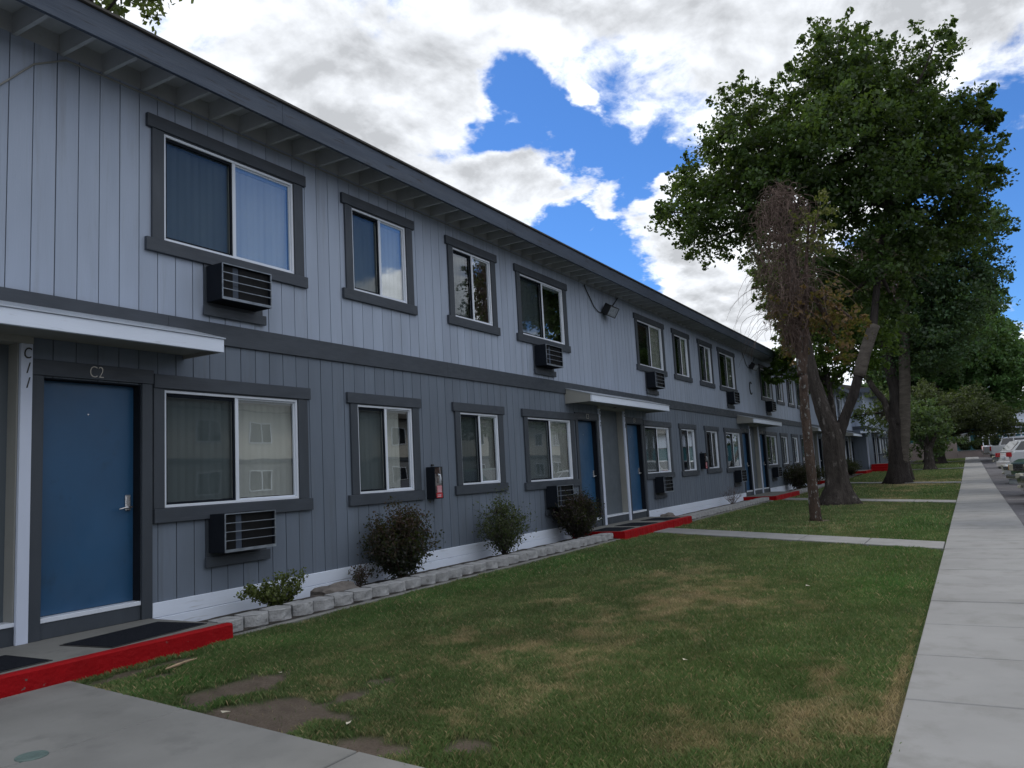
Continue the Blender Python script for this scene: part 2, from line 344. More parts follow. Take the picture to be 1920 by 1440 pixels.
# ------------------------------------------------------------------ helpers
LOC = {}
def tag(o, label=None, cat=None, group=None, kind=None):
    if label: o['label'] = label
    if cat: o['category'] = cat
    if group: o['group'] = group
    if kind: o['kind'] = kind
    return o
def empty(name, loc, label, cat, group=None, kind=None):
    o = bpy.data.objects.new(name, None)
    C.objects.link(o)
    o.location = loc
    o.empty_display_size = 0.2
    LOC[o] = Vector(loc)
    return tag(o, label, cat, group, kind)
def adopt(o, parent):
    if parent is not None:
        o.parent = parent
        o.matrix_parent_inverse = Matrix.Translation(-LOC.get(parent, Vector((0, 0, 0))))
def uv_free_mesh(name, V, F, mats=None, smooth=False):
    me = bpy.data.meshes.new(name)
    me.from_pydata(V, [], F)
    me.update()
    return me
class MB:
    def __init__(s):
        s.v = []; s.f = []; s.m = []
    def quad(s, pts, mi=0):
        n = len(s.v); s.v += [tuple(p) for p in pts]; s.f.append(tuple(range(n, n + len(pts)))); s.m.append(mi)
    def box(s, x0, x1, y0, y1, z0, z1, mi=0):
        n = len(s.v)
        s.v += [(x0, y0, z0), (x1, y0, z0), (x1, y1, z0), (x0, y1, z0), (x0, y0, z1), (x1, y0, z1), (x1, y1, z1), (x0, y1, z1)]
        for f in ((0, 3, 2, 1), (4, 5, 6, 7), (0, 1, 5, 4), (1, 2, 6, 5), (2, 3, 7, 6), (3, 0, 4, 7)):
            s.f.append(tuple(n + i for i in f)); s.m.append(mi)
        return s
    def prism(s, poly, axis, a, b, mi=0):
        """poly: 2-D points in the plane across `axis`, extruded from a to b"""
        def P3(p, t):
            if axis == 'x': return (t, p[0], p[1])
            if axis == 'y': return (p[0], t, p[1])
            return (p[0], p[1], t)
        n = len(s.v); k = len(poly)
        s.v += [P3(p, a) for p in poly] + [P3(p, b) for p in poly]
        s.f.append(tuple(range(n, n + k))[::-1]); s.m.append(mi)
        s.f.append(tuple(range(n + k, n + 2 * k))); s.m.append(mi)
        for i in range(k):
            j = (i + 1) % k
            s.f.append((n + i, n + j, n + k + j, n + k + i)); s.m.append(mi)
        return s
    def tube(s, pts, rad, sides=8, mi=0, cap=True):
        pts = [Vector(p) for p in pts]
        if not isinstance(rad, (list, tuple)): rad = [rad] * len(pts)
        n0 = len(s.v)
        up = None
        for i, p in enumerate(pts):
            d = (pts[min(i + 1, len(pts) - 1)] - pts[max(i - 1, 0)])
            if d.length < 1e-9: d = Vector((0, 0, 1))
            d.normalize()
            if up is None:
                up = d.orthogonal().normalized()
            up = (up - d * up.dot(d))
            if up.length < 1e-6: up = d.orthogonal()
            up.normalize()
            r = d.cross(up)
            for k in range(sides):
                a = 2 * PI * k / sides
                s.v.append(tuple(p + (up * math.cos(a) + r * math.sin(a)) * rad[i]))
        for i in range(len(pts) - 1):
            for k in range(sides):
                k2 = (k + 1) % sides
                a = n0 + i * sides
                s.f.append((a + k, a + k2, a + sides + k2, a + sides + k)); s.m.append(mi)
        if cap:
            s.f.append(tuple(n0 + k for k in range(sides))[::-1]); s.m.append(mi)
            e = n0 + (len(pts) - 1) * sides
            s.f.append(tuple(e + k for k in range(sides))); s.m.append(mi)
        return s
    def build(s, name, mats, parent=None, bevel=0.0, segs=1, smooth=False, xf=None, kind=None):
        me = bpy.data.meshes.new(name)
        v = s.v if xf is None else [tuple(xf @ Vector(p)) for p in s.v]
        me.from_pydata(v, [], s.f)
        if not isinstance(mats, (list, tuple)): mats = [mats]
        for m in mats: me.materials.append(m)
        if len(mats) > 1: me.polygons.foreach_set('material_index', s.m)
        if smooth: me.polygons.foreach_set('use_smooth', [True] * len(s.f))
        me.update()
        o = bpy.data.objects.new(name, me)
        C.objects.link(o)
        adopt(o, parent)
        if bevel:
            b = o.modifiers.new('bevel', 'BEVEL'); b.width = bevel; b.segments = segs; b.limit_method = 'ANGLE'
        if kind: o['kind'] = kind
        return o
def box(name, m, parent, x0, x1, y0, y1, z0, z1, bevel=0.0):
    return MB().box(x0, x1, y0, y1, z0, z1).build(name, m, parent, bevel)
def text(name, body, size, loc, m, parent, ext=0.004, shear=0.0, rot=(PI / 2, 0, 0), sx=1.0, offset=0.0, align='CENTER'):
    cu = bpy.data.curves.new(name, 'FONT')
    cu.body = body; cu.size = size; cu.extrude = ext; cu.shear = shear; cu.align_x = align; cu.offset = offset
    cu.materials.append(m)
    o = bpy.data.objects.new(name, cu)
    C.objects.link(o)
    dg = bpy.context.evaluated_depsgraph_get()
    me = bpy.data.meshes.new_from_object(o.evaluated_get(dg)); me.name = name
    bpy.data.objects.remove(o)
    o = bpy.data.objects.new(name, me); C.objects.link(o)
    o.location = loc; o.rotation_euler = rot; o.scale = (sx, 1, 1)
    adopt(o, parent)
    return o
def gz(x):
    """height of the ground along the site: level, then rising gently"""
    return 0.0 if x < 30 else 0.012 * (x - 34) if x > 38 else 0.012 * (x - 30) ** 2 / 16
# ------------------------------------------------------------------ facades
# window openings of one bay, measured from the middle of the entry on its left: (x0, x1)
BAY = [(1.98, 3.75), (4.79, 5.95), (7.15, 8.30), (9.31, 11.07)]
FIRST = [(4.906, 6.674), (7.713, 8.862), (10.068, 11.204), (12.218, 13.955)]
CENTRES = [2.905, 16.07, 29.24, 42.40, 55.57]
LT, LB, LB3 = 2.302, 1.156, 1.181
UT, UB = 4.933, 3.81
BAND0, BAND1, SK, ST = 2.826, 3.053, 0.28, 5.285
PITCH_B = 0.2032
G0 = 4.848 - 24 * PITCH_B                    # a groove line

def cells(x0, x1, z0, z1, ops):
    """split a rectangle into boxes that leave the openings free"""
    xs = sorted({x0, x1, *[min(max(v, x0), x1) for o in ops for v in o[:2]]})
    out = []
    for a, b in zip(xs, xs[1:]):
        if b - a < 0.004: continue
        mid = (a + b) / 2
        cuts = sorted([(max(o[2], z0), min(o[3], z1)) for o in ops if o[0] < mid < o[1] and o[3] > z0 and o[2] < z1])
        z = z0
        for c0, c1 in cuts:
            if c0 > z + 0.004: out.append((a, b, z, c0))
            z = max(z, c1)
        if z1 > z + 0.004: out.append((a, b, z, z1))
    return out

def blinds(win, x0, x1, z0, z1, y, m, seed, sep=True, gap=None):
    r = random.Random(seed)
    n = max(3, int((x1 - x0) / 0.088))
    w = (x1 - x0) / n
    box('blind_rail', M['metal_white'], win, x0, x1, y - 0.02, y + 0.02, z1 - 0.035, z1)
    mb = MB()
    for i in range(n):
        if gap and gap[0] < (i + 0.5) / n < gap[1]: continue
        a = x0 + w * i; ang = r.uniform(0.12, 0.3)
        dy = math.sin(ang) * w * 0.6
        cx = a + w / 2; hw = w * 0.52
        zb = z0 + 0.02 + r.uniform(0, 0.006)
        # a slightly curved vane, 4 mm deep in the middle
        P = [(cx - hw, y + dy), (cx, y - 0.004), (cx + hw, y - dy)]
        if sep:
            mb = MB()
        for p, q in zip(P, P[1:]):
            mb.quad([(p[0], p[1], zb), (q[0], q[1], zb), (q[0], q[1], z1 - 0.035), (p[0], p[1], z1 - 0.035)])
        if sep:
            mb.build('blind_vane', m, win)
    if not sep:
        mb.build('blind_vanes', m, win, kind='stuff')

def window(bld, x0, x1, z0, z1, dy=0.0, clipl=None, clipr=None, blind='blind', seed=1, near=False, mess=0, gap=None, lite=True):
    """aluminium sliding window: outer frame, fixed pane on the right, screened sash on the left, four trim boards"""
    y = dy
    fw = 0.028
    w = MB()
    yo0, yo1 = y - 0.012, y + 0.055
    w.box(x0, x1, yo0, yo1, z0, z0 + fw); w.box(x0, x1, yo0, yo1, z1 - fw, z1)
    w.box(x0, x0 + fw, yo0, yo1, z0 + fw, z1 - fw); w.box(x1 - fw, x1, yo0, yo1, z0 + fw, z1 - fw)
    xm = (x0 + x1) / 2 + 0.01
    w.box(xm - 0.022, xm + 0.022, y - 0.004, y + 0.05, z0 + fw, z1 - fw)
    # inner lip of the fixed pane and of the sash
    w.box(xm + 0.022, x1 - fw, y + 0.012, y + 0.03, z0 + fw, z0 + fw + 0.016)
    w.box(xm + 0.022, x1 - fw, y + 0.012, y + 0.03, z1 - fw - 0.016, z1 - fw)
    w.box(x1 - fw - 0.014, x1 - fw, y + 0.012, y + 0.03, z0 + fw + 0.016, z1 - fw - 0.016)
    win = w.build('window', M['metal_white'], bld, 0.003)
    s = MB()
    a, b = x0 + fw, xm - 0.022
    for bx in ((a, b, z0 + fw, z0 + fw + 0.022), (a, b, z1 - fw - 0.03, z1 - fw), (a, a + 0.02, z0 + fw + 0.022, z1 - fw - 0.03), (b - 0.024, b, z0 + fw + 0.022, z1 - fw - 0.03)):
        s.box(bx[0], bx[1], y + 0.006, y + 0.026, bx[2], bx[3])
    s.build('screen_frame', M['blackish'], win)
    box('pane', M['glass_mesh'], win, a + 0.02, b - 0.024, y + 0.034, y + 0.038, z0 + fw + 0.01, z1 - fw - 0.01)
    box('pane', M['glass'], win, xm + 0.022, x1 - fw, y + 0.020, y + 0.024, z0 + fw, z1 - fw)
    if blind:
        blinds(win, x0 + fw, x1 - fw, z0 + fw, z1 - fw, y + 0.085, M[blind], seed, near, gap)
    # trim boards
    l = x0 - 0.195 if clipl is None else clipl
    r = x1 + 0.195 if clipr is None else clipr
    l2 = max(x0 - 0.135, l); r2 = min(x1 + 0.15, r)
    box('head_trim', M['trim'], win, l, r, y - 0.042, y - 0.001, z1 + 0.012, z1 + 0.148, 0.003)
    box('sill_trim', M['trim'], win, l - (0.01 if clipl is None else 0), r, y - 0.044, y - 0.001, z0 - 0.14, z0 - 0.005, 0.003)
    box('side_trim', M['trim_v'], win, l2, x0 - 0.002, y - 0.030, y - 0.001, z0 - 0.003, z1 + 0.010, 0.003)
    box('side_trim', M['trim_v'], win, x1 + 0.002, r2, y - 0.030, y - 0.001, z0 - 0.003, z1 + 0.010, 0.003)
    box('head_filler', M['trim_v'], win, x0, x1, y - 0.020, y - 0.001, z1 + 0.0005, z1 + 0.0115)
    return win

def entry(bld, c, dy=0.0, left=True, nums=None, z0=0.15):
    """two blue doors either side of the stair door, with posts, kick boards and thresholds; c is the middle"""
    y = dy
    for sgn in (-1, 1):
        if sgn < 0 and not left: continue
        # door opening
        a, b = (c + 0.842, c + 1.762) if sgn > 0 else (c - 1.772, c - 0.852)
        slab = box('door', M['door_blue'], bld, a + 0.012, b - 0.012, y + 0.095, y + 0.135, 0.325, 2.322, 0.002)
        fr = MB()
        fr.box(a, a + 0.012, y + 0.0, y + 0.16, 0.33, 2.335); fr.box(b - 0.012, b, y + 0.0, y + 0.16, 0.33, 2.335)
        fr.box(a + 0.012, b - 0.012, y + 0.0, y + 0.16, 2.323, 2.335)
        fr.box(a, b, y + 0.10, y + 0.102, 0.30, 0.326)
        fr.build('door_frame', M['blackish'], slab)
        box('threshold', M['metal_white'], slab, a + 0.002, b - 0.002, y - 0.012, y + 0.10, 0.283, 0.322, 0.004)
        box('kick_board', M['trim_v'], slab, a, b, y - 0.002, y + 0.08, z0, 0.282, 0.003)
        # trims
        box('side_trim', M['trim_v'], slab, a - 0.10, a, y - 0.026, y - 0.001, z0, 2.345, 0.003)
        box('side_trim', M['trim_v'], slab, b, b + 0.108, y - 0.026, y - 0.001, z0, 2.345, 0.003)
        box('head_trim', M['trim'], slab, a - 0.112, b + 0.118, y - 0.032, y - 0.001, 2.346, 2.482, 0.003)
        # lock and lever
        hx = b - 0.075
        h = MB()
        h.box(hx - 0.026, hx + 0.026, y + 0.074, y + 0.096, 1.155, 1.30)
        h.build('lock_plate', M['metal'], slab, 0.006)
        lv = MB()
        lv.tube([(hx, y + 0.08, 1.185), (hx, y + 0.035, 1.185)], 0.013, 8)
        lv.tube([(hx + 0.01, y + 0.037, 1.187), (hx - 0.05, y + 0.033, 1.184), (hx - 0.115, y + 0.036, 1.172)], [0.012, 0.010, 0.007], 8)
        lv.build('handle', M['metal'], slab, smooth=True)
        MB().tube([((a + b) / 2, y + 0.098, 2.04), ((a + b) / 2, y + 0.088, 2.04)], 0.008, 8).build('peephole', M['metal'], slab)
        if nums:
            t = nums[0 if sgn < 0 else 1]
            if t:
                text('door_number', t, 0.15, ((a + b) / 2, y - 0.034, 2.363), M['number'], slab, 0.003, sx=0.78, offset=-0.003)
    # siding and closing wall over the doors is part of the wall; here the stair door between the posts
    L, R = c - 0.642, c + 0.645
    sd_ = box('stair_door', M['door_grey'], bld, L + 0.012, R - 0.012, y + 0.137, y + 0.175, 0.318, 2.652, 0.0)
    box('jamb', M['greige'], sd_, L, L + 0.012, y + 0.002, y + 0.18, z0, 2.66)
    box('jamb', M['greige'], sd_, R - 0.012, R, y + 0.002, y + 0.18, z0, 2.66)
    box('lintel', M['greige'], sd_, L - 0.10, R + 0.10, y - 0.038, y + 0.136, 2.604, 2.80, 0.003)
    box('sill', M['metal_white'], sd_, L, R, y - 0.012, y + 0.136, 0.297, 0.330, 0.003)
    box('riser_board', M['trim_v'], sd_, L, R, y + 0.0, y + 0.05, z0, 0.296)
    lb = MB(); lb.tube([(c + 0.1, y - 0.038, 2.70), (c + 0.1, y - 0.10, 2.70)], 0.05, 10)
    lb.build('porch_light', M['black'], sd_)
    for sgn, nm in ((-1, 2), (1, 3)):
        px = L - 0.095 if sgn < 0 else R
        p = box('post', M['post_white'], bld, px, px + 0.095, y - 0.036, y - 0.001, z0, 2.603, 0.003)
        if nums and nums[nm]:
            for k, ch in enumerate(nums[nm]):
                text('unit_letter', ch, 0.132, (px + 0.047, y - 0.040, 2.478 - 0.125 * k), M['black'], p, 0.002, shear=(0.35 if ch.isdigit() else 0.12), sx=0.72)
    # box awning
    A, B = c - 2.25, c + 2.25
    yf = y - 0.587
    aw = MB()
    side = [(y - 0.002, 2.933), (yf + 0.04, 2.775), (yf + 0.04, 2.63), (y - 0.002, 2.63)]
    for x in (A, B - 0.025):
        aw.prism(side, 'x', x, x + 0.025)
    aw.box(A + 0.025, B - 0.025, yf + 0.04, y - 0.032, 2.662, 2.672)
    awn = aw.build('awning', M['greige'], bld, 0.002)
    box('front_board', M['white'], awn, A, B, yf, yf + 0.039, 2.627, 2.757, 0.003)
    MB().prism([(y - 0.031, 2.938), (yf - 0.014, 2.770), (yf - 0.014, 2.7585), (yf + 0.03, 2.7585), (yf + 0.03, 2.772), (y - 0.031, 2.92)], 'x', A - 0.01, B + 0.01).build('roof_sheet', M['metal_dull'], awn)

def lower_ops(c, dy=0.0, left=True):
    o = []
    o.append((c + 0.842, c + 1.762, 0.0, 2.335))
    if left: o.append((c - 1.772, c - 0.852, 0.0, 2.335))
    o.append((c - 0.642, c + 0.645, 0.0, 2.66))
    return o

def facade(bld, xa, xb, dy, centres, winsets, near_to, seed=0, sections_from=None):
    """siding, belt, eaves and openings of one two-storey front between xa and xb"""
    y = dy
    lo, up = [], []
    for c in centres: lo += lower_ops(c)
    for k, ws in enumerate(winsets):
        for i, (a, b) in enumerate(ws):
            lo.append((a, b, (LB, LB, LB3, LB)[i], LT)); up.append((a, b, UB, UT))
    # backing sheet seen in the grooves
    for (z0, z1, ops) in ((0.0, BAND0 + 0.05, lo), (BAND0 + 0.05, ST + 0.2, up)):
        mb = MB()
        for cx in cells(xa, xb, z0, z1, ops):
            mb.box(cx[0], cx[1], y + 0.009, y + 0.03, cx[2], cx[3])
        mb.build('wall_sheathing', M['groove'], bld)
    # boards
    i0 = int(math.floor((xa - G0) / PITCH_B)); i1 = int(math.ceil((xb - G0) / PITCH_B))
    for (z0, z1, ops, m) in ((SK, BAND0 + 0.01, lo, M['siding_low']), (BAND1 - 0.01, ST + 0.1, up, M['siding_up'])):
        far = None; cnt = 0
        for i in range(i0, i1):
            wide_ = 0.0016 if i % 6 == 1 else 0.0       # sheet joints are a little wider
            a = max(xa, G0 + i * PITCH_B) + 0.0045 + wide_; b = min(xb, G0 + (i + 1) * PITCH_B) - 0.0045
            if b - a < 0.01: continue
            cs = cells(a, b, z0, z1, ops)
            if not cs: continue
            near = a < near_to
            if not near:
                if far is None or cnt >= 64:
                    if far: far.build('siding_boards', m, bld, kind='stuff')
                    far = MB(); cnt = 0
                mb = far; cnt += 1
            r_ = random.Random(i * 3 + int(z0 * 10))
            o_ = r_.uniform(-0.0012, 0.0012)
            for c_ in cs:
                if near: mb = MB()
                mb.box(c_[0], c_[1], y + o_, y + 0.0088, c_[2], c_[3])
                if near: mb.build('siding_board', m, bld)
        if far: far.build('siding_boards', m, bld, kind='stuff')
    # belt board, white skirt
    x = xa
    k = 0
    for jn in [4.95, 9.78, 14.6, 19.5, 24.3, 29.2, 34.1, 39, 43.9, 48.8, 53.6, 58.5, 63.4, 68.3, 73.2, 78.1, 83, 88]:
        if jn <= xa: continue
        e = min(jn, xb)
        if e - x > 0.05:
            box('belt_board', M['trim'], bld, x + 0.001, e - 0.001, y - 0.030, y - 0.0015, BAND0, BAND1, 0.003)
        x = e
    segs = []
    cc = [-99] + sorted(centres) + [999]
    for a, b in zip(cc, cc[1:]):
        s0 = max(xa, a + 1.872); s1 = min(xb, b - 1.88)
        if s1 - s0 > 0.2: segs.append((s0, s1))
    for s0, s1 in segs:
        box('skirt_board', M['white'], bld, s0, s1, y - 0.024, y - 0.0015, 0.142, SK, 0.004)
        box('skirt_board', M['white'], bld, s0, s1, y - 0.028, y - 0.0015, -0.05, 0.139, 0.004)
    # eaves
    x = G0 + 0.5 * 0
    rx = 3.44
    while rx - 0.4064 > xa: rx -= 0.4064
    while rx < xa: rx += 0.4064
    rmb = None
    while rx < xb:
        if rx < 30:
            box('rafter', M['soffit'], bld, rx, rx + 0.038, y - 0.558, y - 0.003, 5.295, 5.485)
        else:
            if rmb is None: rmb = MB()
            rmb.box(rx, rx + 0.038, y - 0.558, y - 0.003, 5.295, 5.485)
        rx += 0.4064
    if rmb: rmb.build('rafters', M['soffit'], bld, kind='stuff')
    box('frieze_block', M['soffit'], bld, xa, xb, y - 0.0025, y + 0.03, 5.31, 5.486)
    box('roof_deck', M['soffit'], bld, xa, xb, y - 0.558, y + 0.03, 5.487, 5.51)
    fx = xa
    while fx < xb:
        nx = 5.97 if fx < 5.9 else fx + 4.88
        e = min(nx, xb)
        box('fascia_board', M['fascia'], bld, fx + 0.001, e - 0.001, y - 0.598, y - 0.559, 5.262, 5.505, 0.003)
        fx = nx
    MB().prism([(y - 0.605, 5.5065), (y - 0.625, 5.512), (y - 0.625, 5.535), (y - 0.59, 5.548), (y + 0.6, 5.60), (y + 0.6, 5.512), (y - 0.59, 5.512)], 'x', xa, xb).build('roof_edge', M['roofing'], bld)

# main building
bld = empty('apartment_building', (0.5, 0, 0),
            'long two-storey apartment building in pale blue-grey over dark grey siding with blue doors', 'building')
XE = 58.0
winsets = [FIRST] + [[(c + a, c + b) for a, b in BAY] for c in CENTRES[1:4]]
facade(bld, 0.5, XE, 0.0, CENTRES, winsets, 14.3)
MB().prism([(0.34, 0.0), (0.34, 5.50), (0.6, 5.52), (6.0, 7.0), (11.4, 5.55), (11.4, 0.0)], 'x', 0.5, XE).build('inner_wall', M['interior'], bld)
# roof slopes
MB().prism([(0.6, 5.525), (0.6, 5.60), (6.0, 6.72 + 0.45), (11.9, 5.62), (11.9, 5.55), (6.0, 7.09)], 'x', 0.45, XE + 0.05).build('roof', M['roofing'], bld)
box('end_wall', M['siding_low'], bld, 0.46, 0.499, 0.0, 11.4, 0.0, 5.5)
nums = {0: ('C1', 'C2', '', 'C11'), 1: ('C3', 'C4', 'C12', 'C13'), 2: ('C5', 'C6', 'C14', 'C15'), 3: ('', '', '', ''), 4: ('', '', '', '')}
for i, c in enumerate(CENTRES):
    entry(bld, c, 0.0, True, nums[i])
bl = ['blind', 'blind', 'blind_dim', 'blind_dim']
for k, ws in enumerate(winsets):
    for i, (a, b) in enumerate(ws):
        near = k == 0 and i < 2
        clipl = (CENTRES[k] + 1.882) if i == 0 else None
        clipr = (CENTRES[k + 1] - 1.885) if i == 3 and k + 1 < len(CENTRES) else None
        gap = None
        if k >= 2 or (k == 1 and i > 0): gap = (-1, 0.55)
        elif i == 1: gap = (0.86, 1.1)
        window(bld, a, b, (LB, LB, LB3, LB)[i], LT, 0.0, clipl, clipr, 'blind' if i != 2 else 'blind_dim', seed=k * 10 + i, near=near, gap=gap)
        gapu = (None if i < 2 else (0.45, 1.1)) if k == 0 else (-1, 0.52)
        window(bld, a, b, UB, UT, 0.0, None, None, 'blind' if i < 2 else 'blind_dim', seed=k * 10 + i + 5, near=near, gap=gapu)
# cable along the top of the wall and the wires to the flood lights
mb = MB(); mb.tube([(3.0, -0.012, 4.45), (3.353, -0.012, 4.80), (3.62, -0.014, 5.10), (3.90, -0.014, 5.262), (4.1, -0.014, 5.268), (16, -0.014, 5.27), (30, -0.014, 5.268), (57, -0.014, 5.27)], 0.009, 5)
mb.build('wall_cable', M['greige'], bld)
text('wall_letter', 'C', 0.72, (29.33, -0.03, 3.77), M['black'], bld, 0.012, sx=0.75, offset=-0.012)

# fixtures on the wall
def ac(x, z, label, proto=[None]):
    if proto[0] is None:
        t = empty('air_conditioner', (x, 0, z), label, 'air conditioner', 'air conditioners sticking out of the front wall')
        X0, X1, Y0, Z0, Z1 = x, x + 0.665, -0.255, z, z + 0.385
        b = MB()
        b.box(X0, X0 + 0.012, Y0, 0.0, Z0, Z1); b.box(X1 - 0.012, X1, Y0, 0.0, Z0, Z1)
        b.box(X0 + 0.012, X1 - 0.012, Y0, 0.0, Z1 - 0.012, Z1); b.box(X0 + 0.012, X1 - 0.012, Y0, 0.0, Z0, Z0 + 0.012)
        b.box(X0 + 0.012, X1 - 0.012, Y0 + 0.05, Y0 + 0.06, Z0 + 0.012, Z1 - 0.012)
        b.build('casing', M['blackish'], t, 0.002)
        f = MB()
        f.box(X0, X1, Y0 - 0.012, Y0 - 0.001, Z0, Z0 + 0.028); f.box(X0, X1, Y0 - 0.012, Y0 - 0.001, Z1 - 0.010, Z1)
        f.box(X0, X0 + 0.010, Y0 - 0.012, Y0 - 0.001, Z0 + 0.028, Z1 - 0.010); f.box(X1 - 0.010, X1, Y0 - 0.012, Y0 - 0.001, Z0 + 0.028, Z1 - 0.010)
        f.build('front_frame', M['ac_bar'], t)
        for k in range(3):
            zz_ = Z0 + 0.028 + (Z1 - Z0 - 0.038) * (k + 1) / 4
            box('grille_bar', M['ac_bar'], t, X0 + 0.010, X1 - 0.010, Y0 - 0.011, Y0 - 0.003, zz_ - 0.004, zz_ + 0.004)
        box('coil_strip', M['fascia'], t, X0 + 0.17, X0 + 0.245, Y0 + 0.036, Y0 + 0.049, Z0 + 0.013, Z1 - 0.013)
        fins = MB()
        for k in range(56):
            fx = X0 + 0.016 + k * 0.0114
            if X0 + 0.165 < fx < X0 + 0.25: continue
            fins.box(fx, fx + 0.003, Y0 + 0.03, Y0 + 0.0495, Z0 + 0.014, Z1 - 0.014)
        fins.build('cooling_fins', M['black'], t)
        bk = MB(); bk.box(X0 - 0.03, X1 + 0.09, -0.0205, -0.0015, Z0 - 0.075, Z0 - 0.001); bk.box(X0 - 0.03, X0 - 0.001, -0.02, -0.0015, Z0, Z1 + 0.05)
        bk.box(X1 + 0.001, X1 + 0.09, -0.02, -0.0015, Z0, Z1 + 0.05); bk.box(X0 - 0.0005, X1 + 0.0005, -0.02, -0.0015, Z1 + 0.001, Z1 + 0.05)
        bk.build('backing_board', M['trim_v'], t)
        box('ledger_board', M['trim'], t, X0 - 0.05, X1 + 0.12, -0.05, -0.021, Z0 - 0.145, Z0 - 0.04, 0.003)
        proto[0] = t
        return t
    p = proto[0]
    t = p.copy(); C.objects.link(t); t.location = (x, 0, z); t['label'] = label
    for ch in p.children:
        c = ch.copy(); C.objects.link(c); mi_ = ch.matrix_parent_inverse.copy(); c.parent = t; c.matrix_parent_inverse = mi_
    return t
ZL, ZU = 0.675, 3.262
bpy.context.view_layer.update()
ac(5.41, ZU, 'dark air conditioner box under the large upper window over door C2')
ac(5.41, ZL, 'dark air conditioner box under the large lower window right beside door C2')
ac(12.63, ZU, 'air conditioner under the upper window just left of the first flood light')
ac(12.75, ZL, 'air conditioner behind the dark purple shrub, under the window left of door C3')
ac(18.42, ZU, 'air conditioner under the upper window just right of the first flood light')
ac(18.47, ZL, 'air conditioner under the lower window beside door C4')
ac(25.95, ZU, 'air conditioner under the upper window just left of the big letter C')
ac(26.0, ZL, 'air conditioner under the lower window left of the third entry awning')
ac(31.7, ZU, 'air conditioner under the upper window just right of the big letter C')
ac(31.7, ZL, 'air conditioner under the lower window right of the third entry')
ac(39.0, ZU, 'air conditioner under the upper window half hidden by the lichen spotted thin trunk')
ac(39.0, ZL, 'air conditioner under the lower window seen between the two nearest tree trunks')
ac(44.9, ZU, 'air conditioner under an upper window just right of the broad trunk')
ac(52.2, ZU, 'farthest upper air conditioner, next to the last flood light before the wing')

def flood(x, z, label):
    t = empty('flood_light', (x, 0, z), label, 'flood light', 'flood lights under the eaves')
    b = MB(); b.box(x - 0.06, x + 0.06, -0.04, -0.002, z - 0.07, z + 0.07); b.build('back_plate', M['blackish'], t, 0.008)
    R = Matrix.Translation((x, -0.16, z)) @ Matrix.Rotation(math.radians(32), 4, 'X') @ Matrix.Rotation(math.radians(-12), 4, 'Z')
    h = MB()
    h.box(-0.17, 0.17, -0.10, 0.09, -0.12, -0.10); h.box(-0.17, 0.17, -0.10, 0.09, 0.10, 0.12)
    h.box(-0.17, -0.15, -0.10, 0.09, -0.10, 0.10); h.box(0.15, 0.17, -0.10, 0.09, -0.10, 0.10); h.box(-0.15, 0.15, 0.07, 0.09, -0.10, 0.10)
    h.box(-0.10, 0.10, 0.09, 0.13, -0.06, 0.06)
    h.build('housing', M['black'], t, 0.006, xf=R)
    MB().box(-0.149, 0.149, -0.092, -0.084, -0.099, 0.099).build('lens', M['bluelight'], t, xf=R)
    MB().tube([(x, -0.02, z), (x, -0.12, z)], 0.025, 8).build('bracket', M['black'], t)
    w = MB()
    w.tube([(x - 1.0, -0.02, z + 0.43 + 1.26 * 0), (x - 0.95, -0.02, z + 0.36), (x - 0.55, -0.02, z + 0.02), (x - 0.35, -0.025, z - 0.06), (x - 0.05, -0.03, z - 0.05)], 0.011, 6)
    w.tube([(x + 0.1, -0.03, z + 0.02), (x + 0.42, -0.02, z + 0.15), (x + 0.85, -0.02, z + 0.45)], 0.013, 6)
    w.build('cable', M['black'], t)
for x, l in ((16.05, 'black flood light on two cables above the second entry, nearest one'), (29.55, 'black flood light above the big letter C on the wall'),
             (42.4, 'small dark flood light on the far upper wall, hidden behind the trees'), (55.6, 'farthest flood light, close to the projecting wing')):
    flood(x, 4.82, l)

